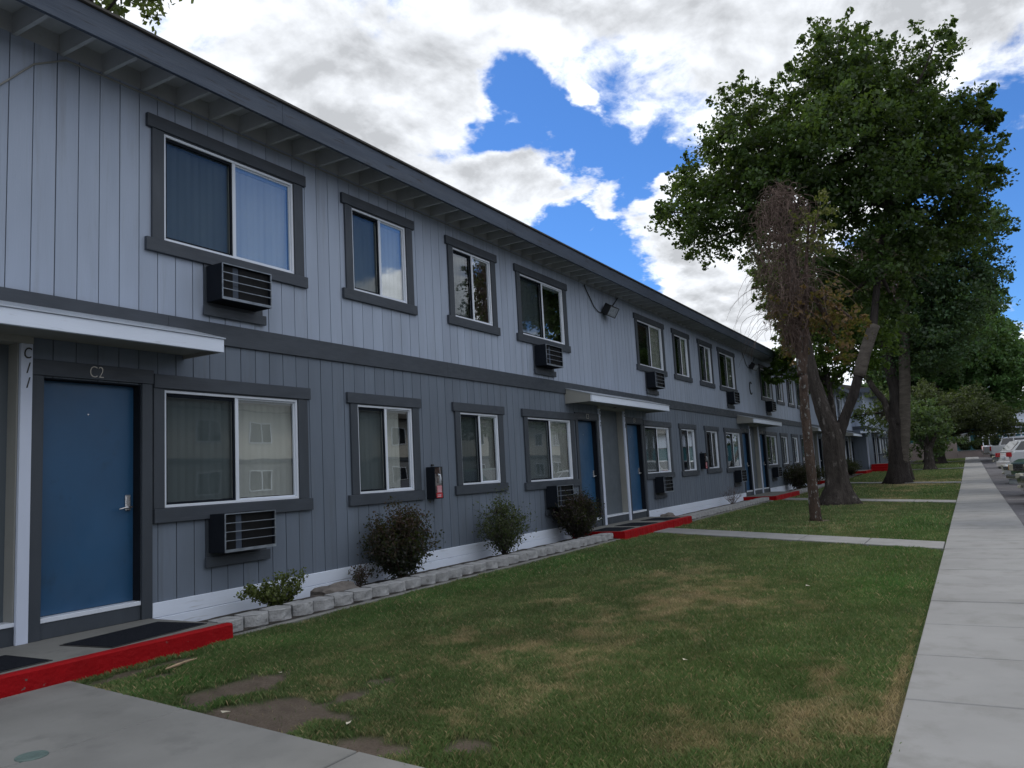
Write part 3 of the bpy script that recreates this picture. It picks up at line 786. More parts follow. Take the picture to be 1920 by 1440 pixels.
def cabinet(x, z, label, full=True):
    t = empty('extinguisher_cabinet', (x, 0, z), label, 'extinguisher cabinet', 'fire extinguisher cabinets on the lower wall')
    X0, X1, Y0, Z1 = x, x + 0.20, -0.15, z + 0.455
    b = MB()
    b.box(X0, X0 + 0.006, Y0, -0.002, z, Z1); b.box(X1 - 0.006, X1, Y0, -0.002, z, Z1)
    b.box(X0 + 0.006, X1 - 0.006, Y0, -0.002, Z1 - 0.006, Z1); b.box(X0 + 0.006, X1 - 0.006, Y0, -0.002, z, z + 0.006)
    b.box(X0 + 0.006, X1 - 0.006, -0.02, -0.008, z + 0.006, Z1 - 0.006)
    for q in ((X0 + 0.006, X0 + 0.016, z + 0.006, Z1 - 0.006), (X1 - 0.016, X1 - 0.006, z + 0.006, Z1 - 0.006)):
        b.box(q[0], q[1], Y0, Y0 + 0.006, q[2], q[3])
    b.build('casing', M['blackish'], t, 0.001)
    box('back_panel', M['brown_stain'], t, X0 + 0.018, X1 - 0.018, Y0 + 0.02, Y0 + 0.026, z + 0.02, Z1 - 0.01)
    box('clear_front', M['glass'], t, X0 + 0.017, X1 - 0.017, Y0 + 0.001, Y0 + 0.003, z + 0.007, Z1 - 0.007)
    h = MB(); h.tube([(x + 0.06, Y0 - 0.02, z + 0.345), (x + 0.085, Y0 - 0.035, z + 0.335), (x + 0.10, Y0 - 0.03, z + 0.29), (x + 0.105, Y0 - 0.02, z + 0.22)], [0.012, 0.014, 0.014, 0.012], 8)
    h.build('pull_handle', M['metal_white'], t, smooth=True)
    l = box('instruction_label', M['pink_label'], t, x + 0.05, x + 0.165, Y0 - 0.003, Y0 - 0.001, z + 0.085, z + 0.185)
    l2 = box('warning_label', M['red_label'], t, x + 0.03, x + 0.175, Y0 - 0.004, Y0 - 0.001, z + 0.012, z + 0.083)
    for k in range(5):
        box('text_line', M['metal_white'], l, x + 0.06, x + 0.155 - 0.008 * (k % 2), Y0 - 0.0042, Y0 - 0.0031, z + 0.097 + k * 0.017, z + 0.101 + k * 0.017)
    for k in range(2):
        box('text_line', M['metal_white'], l2, x + 0.05, x + 0.135, Y0 - 0.0052, Y0 - 0.0041, z + 0.03 + k * 0.02, z + 0.037 + k * 0.02)
    lk = box('latch', M['black'], t, X1 - 0.075, X1 - 0.035, -0.03, -0.002, Z1 + 0.012, Z1 + 0.04)
cabinet(9.157, 1.015, 'grey extinguisher cabinet with red label between the second and third lower windows')
cabinet(22.42, 1.18, 'distant grey extinguisher cabinet right of the window with arched reflection')

# ------------------------------------------------------------------ projecting wing at the far end
wing = empty('apartment_wing', (XE, -0.85, 0.3), 'far wing of the apartments standing forward, with white corner board and red steps', 'building')
WY = -0.85
def shift(objs, dz):
    for o in objs: o.matrix_parent_inverse = Matrix.Translation((0, 0, dz)) @ o.matrix_parent_inverse
_before = set(bpy.data.objects)
WC = [63.2, 76.4]
wsets = [[(c + a, c + b) for a, b in BAY] for c in WC[:1]] + [[(76.4 + 1.98, 76.4 + 3.75), (81.2, 82.4)]]
facade(wing, XE, 86.0, WY, WC, wsets, 0)
for c in WC: entry(wing, c, WY, True, None)
for k, ws in enumerate(wsets):
    for i, (a, b) in enumerate(ws):
        window(wing, a, b, LB, LT, WY, blind='blind_dim', seed=90 + k * 5 + i, gap=(-1, 0.5))
        window(wing, a, b, UB, UT, WY, blind='blind_dim', seed=70 + k * 5 + i, gap=(-1, 0.5))
# the face towards the camera
mb = MB(); mb.box(XE - 0.02, XE + 0.01, WY + 0.02, -0.001, BAND1, 5.5); mb.build('side_wall', M['siding_up'], wing)
for k, yy in enumerate((-0.20, -0.61)):
    box('groove_strip', M['groove'], wing, XE - 0.024, XE - 0.0195, yy - 0.006, yy + 0.006, BAND1, 5.3)  # dark strip laid on the wall, standing in for a shaded groove
box('side_wall', M['siding_low'], wing, XE - 0.02, XE + 0.01, WY + 0.02, -0.001, 0.0, BAND0)
box('belt_board', M['trim'], wing, XE - 0.045, XE - 0.0, WY - 0.03, -0.001, BAND0, BAND1)
box('corner_board', M['post_white'], wing, XE - 0.05, XE - 0.021, WY - 0.035, WY + 0.06, BAND1, 5.3)
box('corner_board', M['post_white'], wing, XE - 0.05, XE - 0.021, WY - 0.035, WY + 0.06, 0.1, BAND0)
box('fascia_board', M['fascia'], wing, XE - 0.65, XE - 0.61, -1.45, 0.0, 5.27, 5.55)
box('roof_deck', M['roofing'], wing, XE - 0.61, XE, -1.45, 2.0, 5.51, 5.58)
box('step_awning', M['white'], wing, XE - 0.75, XE - 0.05, -1.65, -0.55, 2.55, 2.70, 0.01)
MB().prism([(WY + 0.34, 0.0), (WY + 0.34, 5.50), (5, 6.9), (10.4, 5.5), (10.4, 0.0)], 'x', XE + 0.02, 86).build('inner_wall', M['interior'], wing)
MB().prism([(WY - 0.5, 5.55), (5, 7.1), (11, 5.6), (11, 5.5), (5, 7.0), (WY + 0.3, 5.51)], 'x', XE - 0.6, 86.3).build('roof', M['roofing'], wing)
shift([o for o in set(bpy.data.objects) - _before if o.parent == wing], 0.3)
st = empty('red_steps', (57.4, -1.6, 0.25), 'red painted steps climbing to the porch of the far wing', 'steps')
for k in range(3):
    box('step', M['red'], st, 56.8 + 0.3 * k, 57.08 + 0.3 * k, -2.1, -1.0, 0.1, 0.42 + 0.17 * k - 0.004 * k, 0.012)
box('landing', M['slab'], st, 57.7, 62.5, -2.1, -0.9, 0.1, 0.74, 0.01)
# ------------------------------------------------------------------ ground
def _hash(ix, iy, s):
    n = (ix.astype(np.int64) * 374761393 + iy.astype(np.int64) * 668265263 + s * 1442695041) & 0x7fffffff
    n = ((n ^ (n >> 13)) * 1274126177) & 0x7fffffff
    return ((n ^ (n >> 16)) & 0xffff) / 65535.0
def vnoise(x, y, s=0):
    ix, iy = np.floor(x), np.floor(y)
    fx, fy = x - ix, y - iy
    fx, fy = fx * fx * (3 - 2 * fx), fy * fy * (3 - 2 * fy)
    a = _hash(ix, iy, s); b = _hash(ix + 1, iy, s); c = _hash(ix, iy + 1, s); d = _hash(ix + 1, iy + 1, s)
    return (a * (1 - fx) + b * fx) * (1 - fy) + (c * (1 - fx) + d * fx) * fy
def fbm(x, y, s=0, o=4):
    t = 0; a = 1; n = 0
    for k in range(o):
        t = t + a * vnoise(x * 2 ** k, y * 2 ** k, s + k); n += a; a *= 0.55
    return t / n
def blobsum(x, y, L):
    v = np.zeros_like(x)
    for bx, by, rx, ry, s in L:
        d = ((x - bx) / rx) ** 2 + ((y - by) / ry) ** 2
        v = np.maximum(v, s * np.exp(-d * 0.8))
    return v
STRAW = [(7.2, -4.0, 2.6, .95, .50), (7.8, -4.2, 1.5, .6, .95), (6.3, -4.0, 1.1, .45, .7), (5.4, -3.7, .9, .45, .5), (4.5, -4.2, .6, .35, .4), (5.1, -5.9, .35, .13, .8), (4.4, -6.0, .4, .22, .6),
         (3.9, -5.95, .35, .16, .6), (7.3, -4.8, .9, .3, .6), (5.6, -3.1, .7, .4, .35), (3.9, -1.6, 1.1, .4, .75), (38, -4.5, 4, 1.6, .75), (26, -4.5, 3, 1.0, .5),
         (33, -4.7, 3, .8, .5), (17, -4.8, 2, .7, .45), (9.5, -3.4, 1.2, .5, .4), (5.5, -6.28, 2.0, .05, .9), (45, -4.5, 3, 1.2, .4), (7.4, -3.2, .8, .3, .35)]
DIRT = [(3.66, -2.45, .42, .26, 1.2), (3.36, -3.1, .34, .44, 1.25), (3.9, -3.3, .4, .2, .8), (3.08, -4.05, .2, .2, 1.1), (3.3, -4.5, .15, .15, .9), (3.85, -1.32, .65, .14, 1.1), (3.70, -1.62, .22, .16, .8),
        (17.74, -3.77, .3, .3, 1), (24, -3.4, .8, .7, 1), (38.5, -3.9, 1.1, .8, 1), (41.6, -4.25, .4, .4, .8), (8.6, -1.15, 5, .03, .5)]
GREEN = [(9, -1.55, 4.5, .40, 1), (9.0, -5.9, 1.6, .35, .9), (13, -5.8, 4, .4, .8), (3.6, -2.0, .35, .15, .8), (3.2, -2.6, .3, .2, .6), (17, -5.8, 3, .5, .9), (22, -1.8, 3, .5, .6), (30, -5.6, 4, .5, .6)]
def lawncol(x, y):
    st = blobsum(x, y, STRAW) + (fbm(x * 1.1 + 3, y * 1.6, 3) - 0.5) * 1.3 + (fbm(x * 6, y * 7, 11, 4) - 0.5) * 1.5 - 0.17
    st = np.clip(st, 0, 1)
    gr = np.clip(blobsum(x, y, GREEN) + (fbm(x * 0.9, y * 0.9, 21) - 0.5) * 0.9, 0, 1)
    di = blobsum(x, y, DIRT) + (fbm(x * 7, y * 9, 31, 4) - 0.5) * 1.1
    di = np.clip((di - 0.42) * 3.2, 0, 1)
    st = np.clip(st - 0.8 * gr * (st < 0.8), 0, 1)
    return st, gr, di
G_DRY = np.array([0.42, 0.325, 0.185]); G_MID = np.array([0.100, 0.160, 0.055]); G_LUSH = np.array([0.048, 0.160, 0.032]); G_DIRT = np.array([0.225, 0.180, 0.145])

PATHS = [  # stepping-off paths from sidewalk to the porches: four corners each (near left, near right, far right, far left), seen from above
    [(1.35, -1.125), (3.345, -1.125), (2.72, -6.325), (0.9, -6.325)],
    [(15.15, -1.125), (16.1, -1.125), (12.95, -6.325), (12.05, -6.325)],
    [(27.2, -1.2), (28.3, -1.2), (24.0, -6.325), (22.95, -6.325)],
    [(40.4, -1.2), (41.4, -1.2), (37.4, -6.325), (36.4, -6.325)],
    [(57.0, -2.2), (58.2, -2.2), (56.5, -6.325), (55.3, -6.325)],
    [(74, -2.2), (75.2, -2.2), (75.2, -6.325), (74, -6.325)]]
def in_path(x, y, pad=0.0):
    r = np.zeros(x.shape, bool)
    for (a, b, c, d) in PATHS:
        t = (y - a[1]) / (d[1] - a[1])
        xl = a[0] + (d[0] - a[0]) * t - pad; xr = b[0] + (c[0] - b[0]) * t + pad
        r |= (x > xl) & (x < xr)
    return r

def strip(name, m, xs, ys, zf, kind='structure', col=None):
    xs = np.asarray(xs, float); ys = np.asarray(ys, float)
    X, Y = np.meshgrid(xs, ys, indexing='ij')
    Z = zf(X, Y)
    V = np.stack([X, Y, Z], -1).reshape(-1, 3)
    nx, ny = len(xs), len(ys)
    i = np.arange((nx - 1) * (ny - 1)); a = (i // (ny - 1)) * ny + i % (ny - 1)
    F = np.stack([a, a + ny, a + ny + 1, a + 1], -1)
    me = bpy.data.meshes.new(name)
    me.from_pydata(V.tolist(), [], F.tolist())
    me.materials.append(m)
    if col is not None:
        c = col(V[:, 0], V[:, 1])
        at = me.color_attributes.new('Col', 'FLOAT_COLOR', 'POINT')
        at.data.foreach_set('color', np.concatenate([c, np.ones((len(c), 1))], 1).astype(np.float32).ravel())
    me.polygons.foreach_set('use_smooth', [True] * len(F))
    o = bpy.data.objects.new(name, me); C.objects.link(o)
    o['kind'] = kind
    return o
gzv = np.vectorize(gz)
XS = [-300, -60, -10, 10, 20, 28, 30, 32, 34, 36, 38, 60, 90, 120, 200, 400, 900]
strip('ground', M['soil'], XS, [-900, -200, -40, 0.5, 12, 200, 900], lambda X, Y: np.minimum(gzv(X), 1.1) - 0.30)
strip('parking_lot', M['asphalt'], np.concatenate([[-40, -10], np.arange(0, 130, 2.0)]), np.linspace(-36, -7.41, 24), lambda X, Y: gzv(X) - 0.05 + 0.012 * (Y + 7.4) * 0 + 0.0 * X)
# lawn sheet
mg, nt, b = new_mat('thatch_and_soil')
T = NT(nt)
a = T.n('ShaderNodeAttribute', attribute_name='Col')
T.l(T.mix(T.rng(T.noise(T.pos((45, 45, 45)), 1, 5, 0.7), 0.3, 0.7, 0, 1), a.outputs['Color'], (0.02, 0.02, 0.012), 'MULTIPLY') if False else
    T.mix(T.rng(T.noise(T.pos((60, 60, 60)), 1, 6, 0.7), 0.35, 0.72, 0, 0.45), a.outputs['Color'], (0.03, 0.026, 0.018)), b.inputs['Base Color'])
b.inputs['Roughness'].default_value = 0.95
b.inputs['Specular IOR Level'].default_value = 0.1
T.l(T.bump(T.noise(T.pos((50, 50, 50)), 1, 8, 0.7), 1.0, 0.05), b.inputs['Normal'])
M['lawn'] = mg
def lcol(x, y):
    st, gr, di = lawncol(x, y)
    c = G_MID * (1 - st[:, None]) + G_DRY * 0.85 * st[:, None]
    c = c * (1 - 0.5 * gr[:, None]) + G_LUSH * 0.5 * gr[:, None]
    c = c * 0.75
    sp = (0.62 + 0.76 * fbm(x * 17, y * 17, 51, 3))[:, None]
    return c * (1 - di[:, None]) + G_DIRT * sp * di[:, None]
def lz(X, Y):
    return gzv(X) - 0.012 + 0.018 * (fbm(X * 2.2, Y * 2.2, 5) - 0.5)
strip('lawn', mg, np.concatenate([np.arange(-2, 2.5, 0.5), np.arange(2.5, 14, 0.06), np.arange(14, 40, 0.25), np.arange(40, 88.2, 1.0)]), np.concatenate([np.arange(-6.33, -0.95, 0.09), [-0.9]]), lz, col=lcol)
strip('planting_bed', M['soil'], np.concatenate([np.arange(4.7, 14, 0.07), np.arange(14, 58, 0.5)]), np.arange(-0.95, 0.1, 0.07), lambda X, Y: gzv(X) + 0.032 + 0.03 * (fbm(X * 4, Y * 4, 8) - 0.5))
strip('planting_bed', M['soil'], np.arange(58, 88, 1.0), [-2.3, -0.8], lambda X, Y: gzv(X) + 0.05)

# sidewalk slabs with open joints
sw = empty('sidewalk', (0, -6.85, 0), None, None, kind='structure')
strip('sidewalk_bed', M['concrete_old'], np.arange(-8, 90, 1.0), [-7.385, -6.345], lambda X, Y: gzv(X) - 0.006)
e = 4.663 - 1.036 * 12
k = 0
while e < 88:
    r_ = random.Random(k)
    a, b_ = e + 0.007, e + 1.036 - 0.007
    dz = r_.uniform(-0.002, 0.003)
    z0, z1 = gz(a), gz(b_)
    mb = MB()
    n = 0
    P = [(a, -7.395, z0), (b_, -7.395, z1), (b_, -6.335, z1), (a, -6.335, z0)]
    mb.v = [(p[0], p[1], p[2] - 0.08) for p in P] + [(p[0], p[1], p[2] + 0.028 + dz) for p in P]
    mb.f = [(0, 3, 2, 1), (4, 5, 6, 7), (0, 1, 5, 4), (1, 2, 6, 5), (2, 3, 7, 6), (3, 0, 4, 7)]; mb.m = [0] * 6
    mb.build('slab', M['concrete'], sw, 0.006 if a < 16 else 0)
    e += 1.036; k += 1
for j, (a, b_, c, d) in enumerate(PATHS):
    p = empty('footpath', (0, 0, 0), None, None, kind='structure')
    n = 5 if j == 0 else 6
    ts = [0, 0.28, 0.57, 0.8, 1] if j == 0 else [i / 5 for i in range(6)]
    for t0, t1 in zip(ts, ts[1:]):
        def L(u, v, t): return (u[0] + (v[0] - u[0]) * t, u[1] + (v[1] - u[1]) * t)
        g = 0.0012
        q = [L(a, d, t0 + g), L(a, d, t1 - g), L(b_, c, t1 - g), L(b_, c, t0 + g)]
        zb = gz((q[0][0] + q[2][0]) / 2)
        MB().prism(q, 'z', zb - 0.1, zb + 0.022).build('slab', M['concrete_old' if j == 0 else 'concrete'], p, 0.005)
    q = [L(a, d, 0.005), L(a, d, 0.995), L(b_, c, 0.995), L(b_, c, 0.005)]
# buried utility lid in the nearest path
lid = MB(); lid.tube([(2.31, -2.55, 0.0), (2.31, -2.55, 0.0275)], 0.075, 28); lid = lid.build('utility_cover', M['drain'], None, 0.003)
tag(lid, 'small round grey-green utility cover set in the corner path', 'utility cover')
MB().tube([(2.31, -2.55, 0.0), (2.31, -2.55, 0.0285)], 0.062, 28).build('cover_plate', M['drain'], lid, 0.002)

# porch slabs with red fronts, mats
mat_lab = {0: ['black doormat in front of the stair door, cut off by the left edge', 'black doormat in front of blue door C2'],
           1: ['black doormat at the second porch, nearest, in front of door C3', 'black doormat in the middle of the second porch', 'black doormat at door C4, far end of the second porch']}
def doormat(x, y, w, d, rot, z, label):
    R = Matrix.Translation((x, y, z)) @ Matrix.Rotation(rot, 4, 'Z')
    o = empty('doormat', (x, y, z), label, 'doormat', 'black doormats on the porches')
    MB().box(-w / 2, w / 2, -d / 2, d / 2, 0.0005, 0.006).build('rubber_base', M['rubber'], o, 0.003, xf=R)
    mb = MB(); mb.box(-w / 2 + .02, w / 2 - .02, -d / 2 + 0.02, d / 2 - 0.02, 0.0061, 0.011)
    mb.build('pile', M['mat'], o, xf=R)
for i, c in enumerate(CENTRES):
    l, r = (c - 2.35 if i else 0.4), c + (1.875 if i == 0 else 1.72)
    zb = gz(c)
    p = empty('porch', (c, -0.5, zb), None, None, kind='structure')
    box('slab', M['slab'], p, l + 0.035, r - 0.035, -1.065, -0.003, -0.1, zb + 0.151, 0.006)
    # uneven hand-painted kerb
    def kerb(pts, side):
        n = 60
        V, F = [], []
        for q in range(n + 1):
            t = q / n
            x = l + (r - l) * t
            wob = 0.006 * math.sin(x * 9) + 0.005 * math.sin(x * 23 + 1) + 0.004 * math.sin(x * 41)
            prof = [(-1.060 + wob, zb + 0.1535), (-1.088 + wob * 0.6, zb + 0.152), (-1.103 + wob * .5, zb + 0.138), (-1.106 + wob * .6, zb + 0.05), (-1.112 + wob, zb - 0.06)]
            V += [(x, py, pz) for py, pz in prof] + [(x, -1.03, zb - 0.06), (x, -1.03, zb + 0.1528)]
        m_ = 7
        for q in range(n):
            for w_ in range(m_):
                w2 = (w_ + 1) % m_
                F.append((q * m_ + w_, q * m_ + w2, (q + 1) * m_ + w2, (q + 1) * m_ + w_))
        F.append(tuple(range(m_))[::-1]); F.append(tuple(n * m_ + w_ for w_ in range(m_)))
        me = bpy.data.meshes.new('red_edge'); me.from_pydata(V, [], F); me.materials.append(M['red'])
        o = bpy.data.objects.new('red_edge', me); C.objects.link(o); adopt(o, p)
    kerb(None, 0)
    box('red_edge', M['red'], p, l + 0.001, l + 0.036, -1.029, -0.005, -0.06, zb + 0.153, 0.006)
    if i: box('red_edge', M['red'], p, r - 0.036, r - 0.001, -1.029, -0.60, -0.06, zb + 0.153, 0.006)
    if i == 0:
        doormat(2.84, -0.68, 0.95, 0.58, 0.03, 0.151, mat_lab[0][0]); doormat(4.18, -0.66, 0.96, 0.58, 0.12, 0.151, mat_lab[0][1])
    if i == 1:
        doormat(14.22, -0.66, 0.85, 0.62, 0.05, 0.151, mat_lab[1][0]); doormat(15.42, -0.68, 0.85, 0.62, -0.05, 0.151, mat_lab[1][1]); doormat(16.85, -0.69, 0.85, 0.62, -0.04, 0.151, mat_lab[1][2])

# edging of split-face blocks on a mow strip
def edging(xa, xb, label, sep):
    e = empty('block_edging', (xa, -0.8, 0), label, 'block edging', 'block edgings of the planting beds')
    box('mow_strip', M['concrete_old'], e, xa, xb, -1.02, -0.6, -0.08, 0.022, 0.006)
    x = xa + 0.02; k = 0
    while x < xb - 0.2:
        r_ = random.Random(int(xa * 7) + k)
        w = 0.292; g = 0.007
        yo = -0.925 + r_.uniform(-0.012, 0.012); h = 0.112 + r_.uniform(-0.004, 0.006); tw = r_.uniform(-0.03, 0.03)
        def J(s): return r_.uniform(-s, s)
        # tapered plan with a three-facet split face, rough points
        pl = [(x + g + 0.03, yo + 0.235), (x + g, yo + 0.070), (x + 0.085 + J(.01), yo - 0.002 + J(.004)), (x + w * 0.5, yo - 0.012 + J(.006)), (x + w - 0.075 + J(.01), yo - 0.004 + J(.004)), (x + w - g, yo + 0.062), (x + w - g - 0.03, yo + 0.235)]
        V = []; rings = [0.024, 0.055, 0.092, h + 0.018, h + 0.024]
        for ri, z in enumerate(rings):
            for qi, (px, py) in enumerate(pl):
                f = 0.006 if 1 <= qi <= 5 else 0.001
                ins = 0.006 if ri == len(rings) - 1 else 0
                V.append((px + J(f * .6), py + J(f) + ins + tw * (px - x - w / 2), z + (J(.002) if 0 < ri < 3 else 0)))
        n = len(pl); F = []
        for ri in range(len(rings) - 1):
            for q in range(n):
                F.append((ri * n + q, ri * n + (q + 1) % n, (ri + 1) * n + (q + 1) % n, (ri + 1) * n + q))
        F.append(tuple(range(n))[::-1]); F.append(tuple((len(rings) - 1) * n + q for q in range(n)))
        me = bpy.data.meshes.new('block'); me.from_pydata(V, [], F); me.materials.append(M['block'])
        o = bpy.data.objects.new('block', me); C.objects.link(o); adopt(o, e)
        x += w + 0.004; k += 1
edging(4.80, 13.70, 'curving row of grey split-face blocks edging the bed between the first two porches', True)
edging(17.85, 26.85, 'row of grey edging blocks between the second and third red porches', True)
edging(31.1, 40.0, 'low grey bed edging behind the broad tree trunk', True)
edging(44.3, 53.2, 'farthest low bed edging before the wing with red steps', True)

# ------------------------------------------------------------------ grass blades
def mesh_np(name, V, F4, col, m, parent=None, kind=None, tri=False):
    n = len(V); f = len(F4); k = F4.shape[1]
    me = bpy.data.meshes.new(name)
    me.vertices.add(n); me.vertices.foreach_set('co', V.astype(np.float32).ravel())
    me.loops.add(f * k); me.loops.foreach_set('vertex_index', F4.astype(np.int32).ravel())
    me.polygons.add(f); me.polygons.foreach_set('loop_start', np.arange(0, f * k, k, dtype=np.int32))
    try: me.polygons.foreach_set('loop_total', np.full(f, k, dtype=np.int32))
    except Exception: pass
    me.update(calc_edges=True)
    at = me.color_attributes.new('Col', 'FLOAT_COLOR', 'POINT')
    at.data.foreach_set('color', np.concatenate([col, np.ones((n, 1))], 1).astype(np.float32).ravel())
    me.materials.append(m)
    o = bpy.data.objects.new(name, me); C.objects.link(o)
    if parent is not None: adopt(o, parent)
    if kind: o['kind'] = kind
    return o
def grass():
    VV, CC = [], []
    for x0, x1, dens, w, h in ((2.7, 5.5, 24000, .0017, .038), (5.5, 9, 13000, .0026, .036), (9, 15, 5200, .0045, .036), (15, 28, 1200, .012, .040), (28, 56, 280, .028, .045), (56, 86, 90, .05, .05)):
        n = int((x1 - x0) * 5.25 * dens)
        x = rng.uniform(x0, x1, n); y = rng.uniform(-6.36, -1.0, n)
        # clumps: pull blades together a little
        st, gr, di = lawncol(x, y)
        pathm = in_path(x, y, 0.0)
        porch = (y > -1.13) & np.zeros(n, bool)
        for c in CENTRES:
            l, r = (c - 2.35 if c > 5 else 0.4), c + 1.875
            porch |= (x > l - .02) & (x < r + .02) & (y > -1.13)
        cl = fbm(x * 9, y * 9, 41, 2)
        keep = (~pathm) & (~porch) & (rng.random(n) > np.clip(di * 1.05, 0, .985) ** .6) & (rng.random(n) < 0.30 + 1.25 * cl) & ~((y < -6.30) & (rng.random(n) < 0.85))
        keep &= ~((st > 0.75) & (rng.random(n) < 0.35))
        x, y, st, gr, di = x[keep], y[keep], st[keep], gr[keep], di[keep]
        n = len(x)
        z = lz(x, y)
        hh = h * rng.uniform(0.45, 1.15, n) * (0.55 + 0.95 * fbm(x * 3.2, y * 3.2, 61, 3)) * (1 + 0.35 * gr) * (1 - 0.35 * st) * (1 - .3 * di)
        ang = rng.uniform(0, 2 * PI, n); lean = rng.uniform(0.05, 0.85, n) * hh; la = ang + rng.uniform(-1.2, 1.2, n) + PI / 2
        dx, dy = np.cos(ang) * w * .5, np.sin(ang) * w * .5
        lx, ly = np.cos(la) * lean, np.sin(la) * lean
        b0 = np.stack([x - dx, y - dy, z], 1); b1 = np.stack([x + dx, y + dy, z], 1)
        m1 = np.stack([x + dx * .7 + lx * .35, y + dy * .7 + ly * .35, z + hh * .62], 1)
        tp = np.stack([x + lx, y + ly, z + hh * .95], 1)
        V = np.stack([b0, b1, m1, tp], 1)
        mixn = np.clip(st * 1.15 + rng.uniform(-.35, .35, n), 0, 1)[:, None]
        dead = (rng.random(n) < 0.06)[:, None]
        g = G_MID * (1 - 0.7 * gr[:, None]) + G_LUSH * 0.7 * gr[:, None]
        c = g * (1 - mixn) + G_DRY * mixn
        c = np.where(dead, G_DRY * 0.9, c)
        c = c * (rng.uniform(0.75, 1.3, n) * (0.62 + 0.76 * fbm(x * 2.3, y * 2.6, 71, 4)))[:, None]
        VV.append(V.reshape(-1, 3)); CC.append(np.repeat(c, 4, 0))
    V = np.concatenate(VV); Cc = np.concatenate(CC)
    F = np.arange(len(V)).reshape(-1, 4)
    o = mesh_np('lawn_grass', V, F, Cc, M['grassleaf'], kind='stuff')
    tag(o, 'short mown grass with straw-coloured dry patches', 'grass')
grass()
# litter and a stick
for k, (x, y, lb_) in enumerate([(8.5, -5.2, 'pale scrap farthest out on the lawn, close to the sidewalk'), (5.15, -5.0, 'pale scrap on the grass below the big straw patch'), (3.2, -2.9, 'pale leaf on bare dirt beside the corner path'), (3.3, -3.75, 'small pale leaf at the bottom of the lawn between two dirt patches'), (4.0, -2.5, 'pale leaf on the lawn straight out from the small green shrub')]):
    r_ = random.Random(k)
    s = r_.uniform(.012, .022); a = r_.uniform(0, 6)
    z = float(lz(np.array([x]), np.array([y]))[0]) + .035
    mb = MB(); pts = [(x + math.cos(a + t) * s * q, y + math.sin(a + t) * s * q, z + zz_) for t, q, zz_ in ((0, 1.5, .0), (1.3, .8, .004), (2.6, 1.2, .01), (3.9, .9, .003), (5.1, 1.0, .006))]
    mb.quad(pts); mb.quad([(p[0], p[1], p[2] - .0015) for p in pts][::-1])
    for i in range(5):
        j = (i + 1) % 5
        mb.f.append((i, j, 5 + (4 - j), 5 + (4 - i))); mb.m.append(0)
    o = mb.build('fallen_leaf', M['litter'], None)
    tag(o, lb_, 'leaf', 'pale leaves and scraps on the lawn')
o = MB().tube([(3.78, -1.58, .035), (3.9, -1.56, .038), (4.03, -1.5, .03), (4.16, -1.47, .02)], [.006, .012, .010, .004], 6).build('stick', M['stick'], None)
tag(o, 'splintered pale stick on bare ground by the red kerb', 'stick')

# rock by the wall
bm = bmesh.new(); bmesh.ops.create_icosphere(bm, subdivisions=3, radius=1)
for v in bm.verts:
    n_ = 1 + 0.16 * math.sin(v.co.x * 4 + 1) * math.cos(v.co.y * 5) + 0.10 * math.sin(v.co.z * 7 + v.co.x * 3) + random.uniform(-.03, .03)
    v.co = Vector((v.co.x * .33 * n_, v.co.y * .15 * n_, max(-.3, min(.72, v.co.z + v.co.x * .12)) * .125 * n_))
    v.co += Vector((6.78, -0.42, 0.085))
me = bpy.data.meshes.new('rock'); bm.to_mesh(me); me.materials.append(M['rock'])
o = bpy.data.objects.new('rock', me); C.objects.link(o)
tag(o, 'flat-topped brown grey rock between the edging blocks and white skirt', 'rock')
o = o.copy(); o.data = o.data.copy(); C.objects.link(o); o.scale = (.9, .9, .9); o.location = (18.3 - 6.78 * .9, .03, 0.03)
o['label'] = 'smaller rounded rock at the right end of the second porch'

# ------------------------------------------------------------------ plants
def leaves(name, pts, size, cols, m, parent, seed, up=0.35, aspect=1.35, cvar=0.35, droop=0.0):
    r = np.random.default_rng(seed)
    n = len(pts)
    nrm = r.normal(size=(n, 3)); nrm[:, 2] += up * 2; nrm /= np.linalg.norm(nrm, axis=1)[:, None]
    t = r.normal(size=(n, 3)); t[:, 2] -= droop; t -= nrm * (t * nrm).sum(1)[:, None]; t /= np.linalg.norm(t, axis=1)[:, None] + 1e-9
    b = np.cross(nrm, t)
    s = size * r.uniform(0.6, 1.25, n)[:, None]
    V = np.stack([pts - t * s * .5 * aspect, pts + b * s * .42 + nrm * s * .08, pts + t * s * .55 * aspect, pts - b * s * .42 + nrm * s * .08], 1)
    c = cols * r.uniform(1 - cvar, 1 + cvar, n)[:, None]
    return mesh_np(name, V.reshape(-1, 3), np.arange(n * 4).reshape(-1, 4), np.repeat(c, 4, 0), m, parent)
